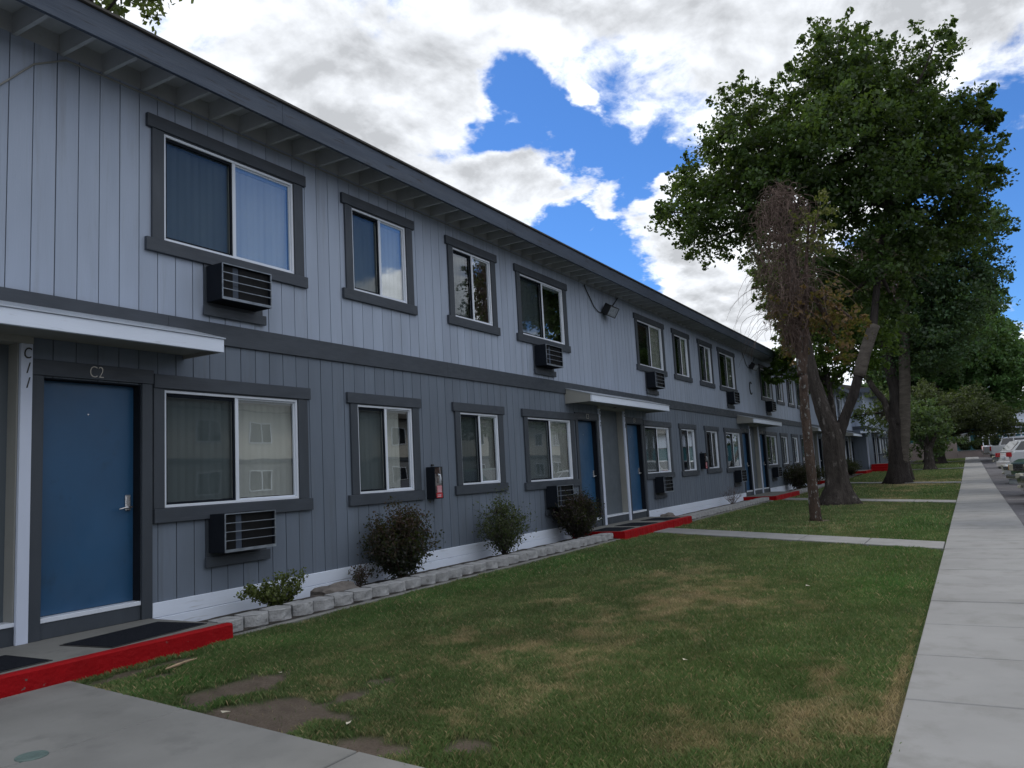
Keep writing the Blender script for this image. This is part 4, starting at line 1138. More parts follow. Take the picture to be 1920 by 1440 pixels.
def crown_pts(blobs, X, xr, per_m3, clump, per_clump, seed, xoff=0.0, squash=.55):
    r = np.random.default_rng(seed)
    P, Cn = [], []
    for i, (y, z, rad) in enumerate(blobs):
        rx = min(max(rad * 1.25, rad + .3), rad * 2) * xr
        k = max(6, int(per_m3 * 4.19 * rad * rad * rx))
        u = r.normal(size=(k, 3)); u /= np.linalg.norm(u, axis=1)[:, None]
        q = r.random(k) ** 0.42
        cx = X + xoff + ((i * 37) % 5 - 2) * rad * 0.30
        c = np.array([cx, y, z]) + u * q[:, None] * np.array([rx, rad, rad * .92])
        tone = r.uniform(0.5, 1.6, k)  # random leaf tone per clump, spread wide to suggest lit and dim clusters
        cs = np.minimum(clump, rad * .5)
        for j in range(k):
            m_ = r.normal(size=(per_clump, 3)); m_ *= (1.55 * r.random(per_clump) ** .5 / np.linalg.norm(m_, axis=1))[:, None] * np.array([cs, cs, cs * squash]) * r.uniform(.5, 1.15)
            P.append(c[j] + m_); Cn.append(np.full(per_clump, tone[j]))
        # sprigs that break the outline
        for j in range(int(6 + 9 * rad)):
            v = r.normal(size=3); v[2] = v[2] * .8 + .25; v /= np.linalg.norm(v)
            L_ = r.uniform(.15, .55) * min(1.2, rad + .2); q_ = per_clump
            s_ = r.random(q_)
            base = np.array([cx, y, z]) + v * np.array([rx, rad, rad * .92]) * .9
            P.append(base + v * (s_ * L_)[:, None] + r.normal(size=(q_, 3)) * (cs * .38 * (1.1 - s_))[:, None]); Cn.append(np.full(q_, r.uniform(.9, 1.35)))
    return np.concatenate(P), np.concatenate(Cn)
def limb(mb, a, b, ra, rb, seed, n=7, wob=0.12, sides=9):
    r = random.Random(seed); a, b = Vector(a), Vector(b)
    L = (b - a).length
    pts, rad = [], []
    off = Vector((0, 0, 0))
    for i in range(n + 1):
        t = i / n
        p = a.lerp(b, t)
        if 0 < i < n: off = off * .6 + Vector((r.uniform(-1, 1), r.uniform(-1, 1), r.uniform(-.5, .5))) * wob * L * .12
        else: off = Vector((0, 0, 0))
        pts.append(p + off + Vector((0, 0, math.sin(t * PI) * L * 0.03))); rad.append((ra + (rb - ra) * t) * r.uniform(.93, 1.07))
    mb.tube(pts, rad, sides)
    return pts
def trunk(mb, pts, rad, seed, sides=18, rough=.05, flare=None):
    """rough, slightly ribbed trunk"""
    r = random.Random(seed)
    P, R = [], []
    for (p, q), (a, b) in zip(zip(pts, pts[1:]), zip(rad, rad[1:])):
        n = max(2, int((Vector(q) - Vector(p)).length / .12))
        for i in range(n):
            t = i / n
            P.append(Vector(p).lerp(Vector(q), t)); R.append(a + (b - a) * t)
    P.append(Vector(pts[-1])); R.append(rad[-1])
    n0 = len(mb.v)
    mb.tube(P, R, sides)
    ph = [r.uniform(0, 6) for _ in range(6)]
    base = P[0]
    for i in range(len(P)):
        for k in range(sides):
            v = Vector(mb.v[n0 + i * sides + k]); c = P[i]
            d = v - c
            a = k / sides * 2 * PI; z = c.z
            f = 1 + rough * math.sin(a * 3 + ph[0] + z * .7) + rough * .8 * math.sin(a * 5 + ph[1] - z * 1.3) + rough * .5 * math.sin(a * 8 + z * 3 + ph[2]) + r.uniform(-.045, .045)
            if flare:
                h = max(0, 1 - (z - base.z) / flare[0])
                f += flare[1] * h ** 2.2 * (1 + .45 * math.sin(a * 4 + ph[3]) + .3 * math.sin(a * 7 + ph[4]))
            mb.v[n0 + i * sides + k] = tuple(c + d * f)
def twigs(mb, starts, blobs, X, seed, per=3):
    r = random.Random(seed)
    for i, (y, z, rad) in enumerate(blobs):
        s = min(starts, key=lambda q: (Vector(q) - Vector((X, y, z))).length)
        c = (X + ((i * 37) % 5 - 2) * rad * .3, y, z)
        limb(mb, s, c, min(.09, .05 + rad * .03), .025, seed + i, 6, .25, 6)
        for k in range(per):
            e = (c[0] + r.uniform(-1, 1) * rad, y + r.uniform(-.9, .9) * rad, z + r.uniform(-.5, .9) * rad)
            limb(mb, c, e, .022, .006, seed * 3 + i * 7 + k, 4, .3, 4)
BL = {'maple': [(0.23, 9.21, 0.99), (-0.65, 10.41, 1.35), (-1.27, 11.73, 1.25), (-1.49, 8.58, 1.02), (0.01, 8.63, 0.71), (-1.66, 12.41, 0.8), (-2.52, 11.13, 1.46), (-3.34, 12.42, 1.29), (-4.38, 13.02, 1.18), (-5.16, 13.55, 0.59), (-4.29, 13.69, 0.67), (-5.51, 12.0, 1.38), (-6.35, 12.21, 1.05), (-7.03, 12.91, 0.62), (-6.18, 10.52, 1.5), (-4.79, 10.51, 1.7), (-3.31, 9.59, 1.35), (-7.25, 10.61, 1.17), (-8.04, 10.75, 0.43), (-7.35, 9.13, 1.16), (-6.33, 8.62, 1.4), (-4.7, 8.77, 1.3), (-7.39, 7.7, 0.6), (-6.61, 7.57, 0.85), (0.39, 10.48, 0.72), (0.98, 9.76, 0.42), (-2.3, 9.58, 1.38), (-8.24, 10.54, 0.23), (-7.95, 8.98, 0.36), (-4.43, 6.7, 0.92), (-5.26, 6.62, 0.82), (-3.79, 5.94, 0.65), (-4.69, 5.72, 0.57), (-5.87, 7.35, 0.89), (-5.42, 5.53, 0.53), (-3.59, 7.01, 0.7)], 'locust': [(-3.85, 9.31, 1.45), (-5.18, 9.57, 1.9), (-6.49, 10.05, 1.63), (-7.75, 10.51, 1.26), (-8.76, 11.12, 0.68), (-8.33, 8.53, 0.63), (-6.87, 7.84, 1.73), (-5.36, 7.13, 2.11), (-3.23, 7.44, 1.33), (-8.02, 9.28, 1.02), (-6.48, 6.02, 1.61), (-4.15, 5.61, 1.19), (-2.07, 9.63, 1.49), (-1.88, 7.64, 1.23), (-4.48, 11.18, 1.45)], 'young': [(-1.35, 8.08, 0.78), (-1.03, 8.98, 0.54), (-1.02, 7.29, 0.62), (-1.78, 6.35, 0.85), (-2.44, 7.28, 1.1), (-2.74, 5.41, 0.99), (-3.41, 4.72, 0.7), (-1.15, 5.82, 0.53), (-1.77, 4.71, 0.68), (-3.35, 6.93, 1.09), (-4.19, 5.41, 0.87), (-0.78, 5.04, 0.37), (-2.33, 4.05, 0.6), (-1.76, 9.27, 0.82), (-0.16, 9.03, 0.42), (-0.42, 8.24, 0.54), (-0.89, 8.48, 0.66), (-0.6, 7.47, 0.5), (-1.28, 6.21, 0.49), (-1.0, 5.32, 0.41), (-0.59, 4.64, 0.37), (-1.82, 7.79, 0.81)], 'far': [(-6.99, 10.41, 3.34), (-4.46, 8.91, 2.72), (-9.14, 10.79, 2.19), (-9.58, 7.86, 2.61), (-7.76, 6.74, 2.64), (-10.44, 5.59, 1.72), (-6.45, 12.76, 2.7), (-8.88, 13.75, 1.86), (-2.81, 8.64, 2.29), (-10.45, 9.07, 1.3), (-3.94, 11.74, 2.74), (-1.11, 8.37, 1.86), (-4.98, 6.12, 2.24), (-2.08, 5.48, 1.6)], 'round': [(-4.44, 3.36, 1.47), (-3.47, 3.09, 0.99), (-5.04, 2.27, 1.11), (-4.04, 4.03, 0.98), (-4.65, 1.43, 0.69), (-3.59, 2.02, 0.77)], 'bronze': [(-6.08, 4.36, 1.69), (-7.77, 3.9, 1.67), (-8.99, 3.32, 1.26), (-7.21, 5.15, 1.12), (-5.29, 2.89, 0.97), (-7.92, 2.77, 0.95), (-9.74, 2.87, 0.62), (-4.71, 4.89, 1.02), (-4.07, 5.78, 1.15)], 'small': [(-2.96, 3.03, 0.82), (-2.31, 3.49, 0.55), (-3.76, 3.64, 0.75), (-3.21, 4.23, 0.6), (-1.74, 3.4, 0.39), (-3.91, 2.68, 0.59)], 'deadleaf': [(-4.35, 6.12, 0.5), (-3.8, 4.51, 0.6), (-4.44, 4.17, 0.47), (-4.88, 4.23, 0.35), (-3.62, 3.69, 0.26), (-4.46, 6.7, 0.31), (-4.39, 4.78, 0.42), (-4.6, 3.56, 0.29)]}
def tree(name, base, label, trunk_pts, trunk_r, bark, X, blobs, lsize, col, per_m3, clump, per_clump, seed, starts=None, xr=1.0, flare=(.8, .5), extra=None, group=None, sub=None, up=.35, aspect=1.35, cvar=.35):
    t = empty(name, base, label, 'tree', group)
    mb = MB()
    trunk(mb, trunk_pts, trunk_r, seed, 18 if base[0] < 45 else 10, .05, flare)
    tr = mb.build('trunk', bark, t, smooth=True)
    if extra: extra(t, tr)
    lm = MB(); twigs(lm, starts or [trunk_pts[-1]], blobs, X, seed + 50, 3 if base[0] < 45 else 1)
    lm.build('branches', bark, t, smooth=True)
    p, tone = crown_pts(blobs, X, xr, per_m3, clump, per_clump, seed)
    cc_ = np.array(col)[None, :] * tone[:, None]
    if name == 'half_dead_tree': cc_ = np.where((p[:, 2] > 5.5)[:, None], np.array([[.085, .085, .022]]) * tone[:, None], cc_)
    leaves('crown', p, lsize, cc_, M['leaf'], t, seed, up, aspect, cvar)
    return t
X1 = 17.74
# 1: the broad maple
def ex_maple(t, tr):
    mb = MB()
    trunk(mb, [(24.0, -3.45, 1.9), (24.0, -3.25, 2.6), (24.05, -3.05, 3.6), (24.1, -2.95, 4.6), (24.2, -2.8, 6.5), (24.3, -2.7, 8.5)], [.27, .22, .18, .14, .11, .07], 5, 14, .05)
    mb.build('limb', M['bark'], tr, smooth=True)
    mb = MB()
    trunk(mb, [(24.0, -3.5, 1.75), (24.05, -3.78, 2.4), (24.1, -4.05, 3.0), (24.15, -4.25, 3.6)], [.20, .145, .13, .125], 6, 14, .05)
    mb.build('limb', M['bark_dark'], tr, smooth=True)
    mb = MB()
    trunk(mb, [(24.15, -4.26, 3.55), (24.25, -4.5, 4.3), (24.35, -4.78, 5.0)], [.165, .165, .16], 7, 14, .03)
    mb.build('limb', M['bark_pale'], tr, smooth=True)
    mb = MB()
    trunk(mb, [(24.33, -4.72, 4.8), (24.6, -5.0, 6.5), (24.8, -5.4, 8.5)], [.11, .09, .06], 7, 14, .03)
    mb.build('limb', M['bark_dark'], tr, smooth=True)
tree('maple_tree', (24, -3.42, 0), 'tall broad maple with the thick flared grey trunk and the largest dark crown',
     [(24.0, -3.42, -.05), (24.0, -3.42, .6), (24.0, -3.42, 1.3), (24.0, -3.44, 1.95), (24.0, -3.47, 2.3)], [.36, .31, .30, .29, .20], M['bark'], 25.2, BL['maple'],
     .105, (.034, .068, .017), 4.5, .34, 54, 101, starts=[(24.3, -2.7, 8.5), (24.8, -5.4, 8.5), (24.2, -2.8, 6.5), (24.6, -5.0, 6.5)], xr=1.35, flare=(.9, .75), extra=ex_maple)
# 2: the thin tree with the dead top
def ex_dead(t, tr):
    r = random.Random(3)
    a = MB(); trunk(a, [(X1, -3.80, 3.1), (X1 + .05, -3.77, 4.3), (X1, -3.74, 5.5), (X1, -3.6, 6.6)], [.088, .065, .045, .02], 8, 10, .06); a.build('limb', M['bark_lichen'], tr, smooth=True)
    a = MB(); trunk(a, [(X1, -3.81, 2.9), (X1 + .1, -3.98, 4.2), (X1 + .1, -4.1, 5.6), (X1, -4.3, 6.8)], [.07, .05, .04, .018], 9, 10, .06); a.build('limb', M['bark_lichen'], tr, smooth=True)
    mb = MB()
    for i in range(2000):
        th = r.uniform(0, 2 * PI); rr = r.random() ** .6
        hz = r.uniform(-1, 1); ww = math.sqrt(1 - hz * hz)
        tp_ = 1 + .35 * hz
        top = Vector((X1 + math.cos(th) * rr * .62 * ww * tp_, -3.68 + math.sin(th) * rr * .72 * ww * tp_, 5.65 + 1.7 * hz + r.uniform(-.15, .15)))
        p = [top]; d = Vector((r.uniform(-.6, .6), r.uniform(-.6, .6), r.uniform(-.4, .9)))
        n = r.randint(3, 6)
        for k in range(n):
            d += Vector((r.uniform(-.6, .6), r.uniform(-.6, .6), -.48 + r.uniform(-.4, .4)))
            d.normalize(); p.append(p[-1] + d * r.uniform(.05, .13))
        mb.tube(p, [.006 - .0035 * k / n for k in range(n + 1)], 3, cap=False)
    mb.build('dead_twigs', M['twig'], t)
    mb = MB()
    for i in range(70):
        s = Vector((X1 + r.uniform(-.35, .35), -3.85 + r.uniform(-.45, .9), r.uniform(4.2, 5.6)))
        p = [s]; d = Vector((r.uniform(-.6, .6), r.uniform(-.8, .8), .4))
        for k in range(9):
            d += Vector((r.uniform(-.3, .3), r.uniform(-.3, .3), -.26)); d.normalize(); p.append(p[-1] + d * .15)
        mb.tube(p, [.006 - .0004 * k for k in range(10)], 3, cap=False)
    mb.build('hanging_twigs', M['twig'], t)
tree('half_dead_tree', (X1, -3.77, 0), 'thin lichen-spotted tree with a tangled dead top and brown leaves, nearest the camera',
     [(X1, -3.80, -.05), (X1, -3.80, .9), (X1, -3.80, 1.6), (X1, -3.79, 2.3), (X1, -3.83, 3.1)], [.118, .102, .098, .095, .088], M['bark_lichen'], 18.1, BL['deadleaf'],
     .080, (.115, .062, .024), 26, .16, 12, 111, starts=[(X1, -4.3, 6.2), (X1 + .1, -4.1, 5.0)], flare=(.15, .12), extra=ex_dead, up=0.0, cvar=.5)
# yellowing sprig of the same tree
# 3: locust with three stems
def ex_loc(t, tr):
    for i, (pts, rad, m) in enumerate([
        ([(38.5, -4.1, 2.6), (38.5, -4.2, 4.0), (38.6, -3.9, 6.3), (38.6, -3.8, 9.3)], [.34, .27, .2, .1], 'bark_dark'),
        ([(38.45, -4.15, 0.9), (38.4, -4.32, 2.0), (38.4, -4.58, 4.2), (38.5, -4.85, 7.0), (38.6, -5.1, 10.1)], [.22, .24, .24, .21, .12], 'bark_pale'),
        ([(38.5, -4.0, 2.5), (38.5, -3.7, 3.7), (38.5, -3.32, 4.3), (38.6, -2.75, 5.6), (38.6, -2.6, 6.4)], [.17, .14, .13, .11, .08], 'bark')]):
        mb = MB(); trunk(mb, pts, rad, 20 + i, 12, .04); mb.build('limb', M[m], tr, smooth=True)
    r = random.Random(77); mb = MB()
    for i in range(330):
        hz = r.uniform(-1, 1); th = r.uniform(0, 2 * PI); ww = math.sqrt(1 - hz * hz)
        p = [Vector((30.0 + math.cos(th) * .8 * ww, -4.35 + math.sin(th) * .75 * ww, 7.9 + 1.0 * hz))]; d = Vector((r.uniform(-.6, .6), r.uniform(-.6, .6), r.uniform(-.2, .8)))
        n = r.randint(5, 9)
        for k in range(n):
            d += Vector((r.uniform(-.4, .4), r.uniform(-.4, .4), -.27 + r.uniform(-.15, .15))); d.normalize(); p.append(p[-1] + d * r.uniform(.12, .24))
        mb.tube(p, [.012 - .007 * k / n for k in range(n + 1)], 3, cap=False)
    limb(mb, (36, -4.3, 8.6), (30.0, -4.35, 8.3), .06, .03, 5)
    mb.build('dead_twigs', M['twig'], t)
tree('locust_tree', (38.5, -3.95, gz(38.5)), 'tall dark-trunked tree forking into three stems, right behind the broad maple',
     [(38.5, -3.95, 0), (38.5, -3.98, 1.0), (38.5, -4.05, 2.0), (38.5, -4.12, 2.9)], [.42, .40, .38, .34], M['bark_dark'], 39.5, BL['locust'],
     .12, (.034, .074, .034), 4.2, .46, 44, 121, starts=[(38.6, -3.8, 9.3), (38.6, -5.1, 9.6), (38.6, -3.9, 6.3), (38.5, -4.85, 7.0)], xr=1.2, flare=(1.0, .45), extra=ex_loc)
# 4: greener tree behind the maple
tree('young_maple_tree', (31, -2.56, 0), 'bright green leafy tree whose foliage fills the gap left of the maple fork',
     [(31, -2.56, -.05), (31, -2.56, 2), (31, -2.5, 4), (31, -2.3, 6), (31, -1.8, 8)], [.14, .12, .10, .07, .03], M['bark'], 31.4, BL['young'],
     .110, (.066, .120, .020), 11, .30, 40, 131, starts=[(31, -2.5, 4), (31, -2.3, 6), (31, -1.8, 7.5)], flare=(.4, .3))
tree('small_tree', (41.6, -4.27, gz(41.6)), 'slender leaning small tree just right of the dark three-stemmed trunk',
     [(41.6, -4.27, 0), (41.9, -4.1, 1.2), (42.8, -3.7, 2.4), (43.8, -3.2, 3.4)], [.13, .11, .08, .05], M['bark'], 44, BL['small'],
     .12, (.075, .105, .050), 8, .25, 14, 141, flare=(.3, .2))
def fork2(x, y, z):
    def f(t, tr):
        for i, (dy, dx) in enumerate(((.9, .3), (-.9, -.3), (.1, .8))):
            mb = MB(); trunk(mb, [(x, y, z), (x + dx * .5, y + dy * .5, z + .8), (x + dx, y + dy, z + 1.8)], [.16, .12, .06], 30 + i, 10, .05); mb.build('limb', M['bark'], tr, smooth=True)
    return f
g = gz(56)
tree('round_tree', (56, -4.5, g), 'low round green tree with pale forked trunk near the sidewalk',
     [(56, -4.5, g - .05), (56, -4.5, g + .7), (56.1, -4.5, g + 1.4)], [.34, .27, .24], M['bark'], 57, BL['round'], .15, (.055, .095, .040), 5, .34, 18, 151, flare=(.5, .5), extra=fork2(56.1, -4.5, g + 1.2))
g = gz(70)
tree('bronze_leaf_tree', (70, -4.65, g), 'spreading low tree with bronze-tinged leaves reaching over the parked cars',
     [(70, -4.65, g - .05), (70, -4.7, g + 1), (70, -4.9, g + 2)], [.40, .34, .30], M['bark_dark'], 69, BL['bronze'], .135, (.056, .070, .032), 8.5, .34, 22, 161, flare=(.6, .4), extra=fork2(70, -4.9, g + 1.8), xr=1.1)
g = gz(75)
tree('big_far_tree', (75, -3.9, g), 'large leafy green tree filling the background above the bronze tree',
     [(75, -3.9, g), (75, -4.2, g + 4), (75, -5, g + 7)], [.5, .42, .25], M['bark_dark'], 77, BL['far'], .21, (.070, .150, .045), 1.5, .75, 52, 171, starts=[(75, -5, g + 7), (75, -4.2, g + 4)], xr=1.2, flare=(.8, .4))
# tree behind the roof, top left
tl = [(8.6, 12.3, .8), (8.6, 13.5, 1.4), (9.6, 14.4, 1.6), (11.0, 14.4, 1.6), (12.4, 13.9, 1.8), (8.0, 12.2, .45), (7.6, 12.0, .28)]
tree('tree_behind_roof', (9.5, 12.5, 0), 'tree whose tip shows above the roof at the top left corner',
     [(9.5, 13.0, 0), (9.6, 12.6, 6), (9.6, 12.0, 10)], [.3, .25, .15], M['bark'], 9.6, [(q[0], q[1], q[2]) for q in tl], .13, (.075, .095, .030), 4.5, .3, 16, 181, flare=(.6, .4))
# trees across the parking lot, seen in the window panes
for k, (x, y, h, nm, lb) in enumerate([(42, -19, 13.5, 'conifer', 'tall conifer across the parking lot, mirrored in upper panes'), (51, -18.5, 13, 'broadleaf_tree', 'round crowned tree across the parking lot, mirrored in windows'),
                               (69, -18.5, 15, 'broadleaf_tree', 'tall tree far down the other side of the parking lot')]):
    bl_ = [(y + random.uniform(-.5, .5) * (1 - j / 9), 5.6 + (h - 5.8) * j / 8, (1.9 if nm != 'conifer' else 2.3) * (1 - j / (10 if nm == 'conifer' else 14))) for j in range(9)]
    tree(nm, (x, y, 0), lb, [(x, y, -.1), (x, y, h * .5), (x, y, h * .85)], [.3, .22, .1], M['bark'], x, bl_, .22, (.045, .075, .03), 2.2, .42, 14, 200 + k, flare=(.5, .3))

# shrubs
def shrub(name, x, y, w, h, label, col, n_st, n_lf, lsize, seed, col2=None, d=None, z=0.03, leafspread=.06, twiggy=0, group=None, stemr=.005, lo=.25):
    r = random.Random(seed); R_ = np.random.default_rng(seed)
    z += gz(x)
    t = empty(name, (x, y, z), label, 'shrub', group)
    d = d or w * .8
    mb = MB(); tips = []
    for i in range(n_st):
        a = r.uniform(0, 2 * PI); rr = r.random() ** .6
        ex, ey = math.cos(a) * rr * w / 2, math.sin(a) * rr * d / 2
        ez = h * (1 - .45 * rr * rr) * r.uniform(.72, 1.05)
        p = []
        for k in range(7):
            s = k / 6
            p.append(Vector((x + ex * s ** 1.1 + r.uniform(-.02, .02) * (k > 0), y + ey * s ** 1.1 + r.uniform(-.02, .02) * (k > 0), z + ez * s ** .9)))
        mb.tube(p, [stemr * (1 - .75 * k / 6) for k in range(7)], 4)
        for k in range(2, 7): tips.append((p[k], k / 6))
        for q in range(3 + twiggy):
            k = r.randint(2, 6); s = p[k]
            e = s + Vector((r.uniform(-.13, .13), r.uniform(-.13, .13), r.uniform(-.02, .14))) * (h / .7)
            mb.tube([s, (s + e) / 2 + Vector((r.uniform(-.01, .01), 0, .01)), e], [stemr * .5, stemr * .4, stemr * .2], 3, cap=False)
            tips.append((e, 1)); tips.append(((s + e) / 2, .8))
    mb.build('stems', M['twig'] if name != 'green_shrub' else M['bark'], t)
    if n_lf:
        tp = [q for q in tips if q[1] >= lo]
        idx = R_.integers(0, len(tp), n_lf)
        P_ = np.array([tuple(tp[i][0]) for i in idx]) + R_.normal(size=(n_lf, 3)) * leafspread * (h / .7)
        P_[:, 2] = np.maximum(P_[:, 2], z + .02)
        c = np.tile(np.array(col)[None, :], (n_lf, 1))
        if col2 is not None:
            f = np.clip((P_[:, 2] - z) / h * 1.3 - .45 + R_.normal(size=n_lf) * .3, 0, 1)[:, None]
            c = c * (1 - f) + np.array(col2)[None, :] * f
        leaves('foliage', P_, lsize, c, M['leaf'], t, seed, .2, 1.3, .4)
    return t
SG = 'shrubs in the planting bed along the wall'
shrub('green_shrub', 5.98, -.42, 1.10, .38, 'small light green shrub at the start of the bed, beside door C2', (.105, .13, .038), 40, 2400, .027, 301, (.12, .15, .04), d=.35, group=SG, leafspread=.03)
shrub('barberry_shrub', 8.0, -.42, 1.02, .88, 'large dark barberry with reddish shoots between first and second lower windows', (.016, .020, .017), 110, 17000, .029, 302, (.055, .024, .022), d=.7, leafspread=.042, group=SG, stemr=.006, lo=.2)
shrub('barberry_shrub', 7.42, -.22, .55, .34, 'low dark purple side growth left of the large barberry', (.030, .024, .025), 14, 420, .024, 303, (.07, .03, .03), d=.3, group=SG)
shrub('green_shrub', 10.55, -.42, .98, .88, 'see-through grey green shrub below the third lower window', (.045, .060, .030), 70, 6000, .026, 304, (.085, .105, .04), d=.6, leafspread=.04, twiggy=4, group=SG)
shrub('barberry_shrub', 13.25, -.42, 1.15, .82, 'round dense purple-black barberry at the left end of the second porch', (.014, .011, .015), 110, 16000, .029, 305, (.030, .014, .020), d=.75, group=SG, lo=.2, leafspread=.042)
shrub('bare_shrub', 24.0, -.42, .9, .62, 'leafless twiggy shrub against the white skirt near the third porch', (.05, .04, .03), 30, 0, .02, 306, twiggy=3, group=SG)
shrub('barberry_shrub', 34.2, -.5, 1.7, 1.05, 'dark shrub seen just left of the thin trunk near the third entry', (.018, .014, .018), 70, 5000, .05, 307, (.035, .018, .02), group=SG)
shrub('barberry_shrub', 37.2, -.5, 1.7, 1.0, 'dark shrub seen between the thin and the broad trunk', (.018, .014, .018), 70, 5000, .05, 308, (.035, .018, .02), group=SG)
shrub('barberry_shrub', 45.6, -.5, 1.3, .8, 'dark low shrub right of the broad trunk, left one of two', (.018, .014, .018), 50, 3000, .05, 309, group=SG)
shrub('barberry_shrub', 50.0, -.6, 1.4, .9, 'dark low shrub just left of the red steps', (.020, .018, .018), 50, 3000, .06, 310, group=SG)
shrub('rose_bush', 59.5, -2.5, 2.0, 1.35, 'green bush with white blossoms right of the red steps', (.028, .055, .022), 60, 5000, .08, 311, (.04, .07, .028), z=.2)
_rb = [o for o in bpy.data.objects if o.name.startswith('rose_bush')][0]
P_ = np.array([(59.5 + random.uniform(-.9, .2), -2.5 + random.uniform(-.9, .9), .55 + gz(59.5) + random.uniform(0, .95)) for _ in range(46)])
leaves('blossoms', np.repeat(P_, 5, 0) + rng.normal(size=(230, 3)) * .03, .09, np.tile(np.array([[.55, .55, .45]]), (230, 1)), M['leaf'], _rb, 312)

# ------------------------------------------------------------------ parking lot lines
for i, x in enumerate(np.arange(8.2, 100, 2.74)):
    o = MB()
    o.v = [(x, -12.4, gz(x) - .046), (x + .1, -12.4, gz(x) - .046), (x + .1, -7.5, gz(x) - .046), (x, -7.5, gz(x) - .046)]; o.f = [(0, 1, 2, 3)]; o.m = [0]
    o = o.build('stall_line', M['line'], None); o['kind'] = 'structure'

# ------------------------------------------------------------------ cars
def car(name, label, cat, x, ynose, face, L, Wd, prof, green, paint, front, wheel_r=.34, wx=(.85, .85), extras=None, lowz=.30, turn=14):
    """local frame: +X forward with the nose at 0, Z up. prof: upper outline of the lower body (x,z) nose to tail.
    green: glasshouse outline (x,z) front base, front top, rear top, rear base. front: which end faces the sidewalk."""
    z0 = gz(x) - .05
    t = empty(name, (x, ynose, z0), label, cat, 'cars parked along the sidewalk')
    hw = Wd / 2
    ang = (PI / 2 if face > 0 else -PI / 2) + math.radians(turn)
    R = Matrix.Translation((x + hw, ynose, z0)) @ Matrix.Rotation(ang, 4, 'Z')
    if face < 0: R = R @ Matrix.Translation((L, 0, 0))
    wf, wr = -wx[0], -L + abs(wx[1])
    # body side outline with wheel arches
    poly = list(prof)
    bot = [(prof[-1][0] + .02, lowz + .06)]
    def arch(cx):
        ra = wheel_r + .06
        return [(cx - ra * math.cos(a), wheel_r + ra * math.sin(a)) for a in [PI * k / 8 for k in range(9)]]
    bot += [(wr - wheel_r - .10, lowz)] + arch(wr) + [(wr + wheel_r + .1, lowz - .02), (wf - wheel_r - .1, lowz - .02)] + arch(wf) + [(wf + wheel_r + .10, lowz), (-.07, lowz + .04)]
    poly = poly + bot
    # loft across the width so that the flanks bulge and the ends round off
    V, F = [], []
    st = [(-1.0, .86, .965), (-.97, .94, .985), (-.90, .985, .995), (-.6, 1.0, 1.0), (0, 1.005, 1.0), (.6, 1.0, 1.0), (.90, .985, .995), (.97, .94, .985), (1.0, .86, .965)]
    n = len(poly); cx0 = -L / 2
    for (yy, sx_, sz_) in st:
        for (px, pz) in poly:
            # only the ends pull in with the width, arches stay put
            dx = px - cx0
            k_ = 1 - (1 - sx_) * .9 / abs(dx) if abs(dx) > L * .46 else (1 - (1 - sx_) * .3 / abs(dx) if abs(dx) > L * .4 else 1)
            zc = pz if pz < .62 else .62 + (pz - .62) * (sz_ if sz_ < 1 else 1)
            if abs(yy) == 1.0 and pz > .8: zc -= .03
            V.append((cx0 + dx * k_, yy * hw, zc))
    for s_ in range(len(st) - 1):
        for q in range(n):
            F.append((s_ * n + q, s_ * n + (q + 1) % n, (s_ + 1) * n + (q + 1) % n, (s_ + 1) * n + q))
    F.append(tuple(range(n))[::-1]); F.append(tuple((len(st) - 1) * n + q for q in range(n)))
    mb = MB(); mb.v = V; mb.f = F; mb.m = [0] * len(F)
    body = mb.build('body', paint, t, .012, xf=R)
    # glasshouse
    tb = hw * .93; tt = hw * .76
    gb0, gt0, gt1, gb1 = green
    zb, zt = gb0[1], gt0[1]
    def yat(z): return tb + (tt - tb) * (z - zb) / (zt - zb)
    mid = [((gt0[0] * (1 - s_) + gt1[0] * s_), zt + .035 * math.sin(PI * s_)) for s_ in (.0, .25, .5, .75, 1.0)]
    out = [gb0] + mid + [gb1]
    V = []
    for sg in (-1, 1):
        V += [(px, sg * yat(min(pz, zt)), pz - (.02 if pz > zt - .01 else 0)) for px, pz in out]
    V += [(px, 0, pz + (.02 if pz > zt - .01 else 0)) for px, pz in out]
    n = len(out); F = []
    for q in range(n - 1):
        F.append((q, q + 1, 2 * n + q + 1, 2 * n + q)); F.append((2 * n + q, 2 * n + q + 1, n + q + 1, n + q))
    F.append(tuple(range(n))[::-1]); F.append(tuple(n + q for q in range(n)))
    mb = MB(); mb.v = V; mb.f = F; mb.m = [0] * len(F)
    mb.build('roof', paint, t, .02, xf=R)
    # windows, 6 mm proud of the glasshouse
    def lerp(a, b, s_): return (a[0] + (b[0] - a[0]) * s_, a[1] + (b[1] - a[1]) * s_)
    cuts = [.04, .33, .36, .66, .69, .96] if L > 4.4 else [.04, .45, .49, .96]
    for sg in (-1, 1):
        for q in range(0, len(cuts), 2):
            def topx(s_): return lerp(gt0, gt1, s_)
            def botx(s_): return lerp(gb0, gb1, s_)
            pts = []
            for s_, f_ in ((cuts[q], .10), (cuts[q], .86), (cuts[q + 1], .86), (cuts[q + 1], .10)):
                p = lerp(botx(s_), topx(s_), f_); pts.append((p[0], sg * (yat(p[1]) + .006), p[1]))
            o_ = MB(); o_.quad(pts if sg < 0 else pts[::-1]); o_.quad([(p[0], p[1] - sg * .005, p[2]) for p in (pts[::-1] if sg < 0 else pts)])
            o_.build('side_window', M['carglass'], t, xf=R)
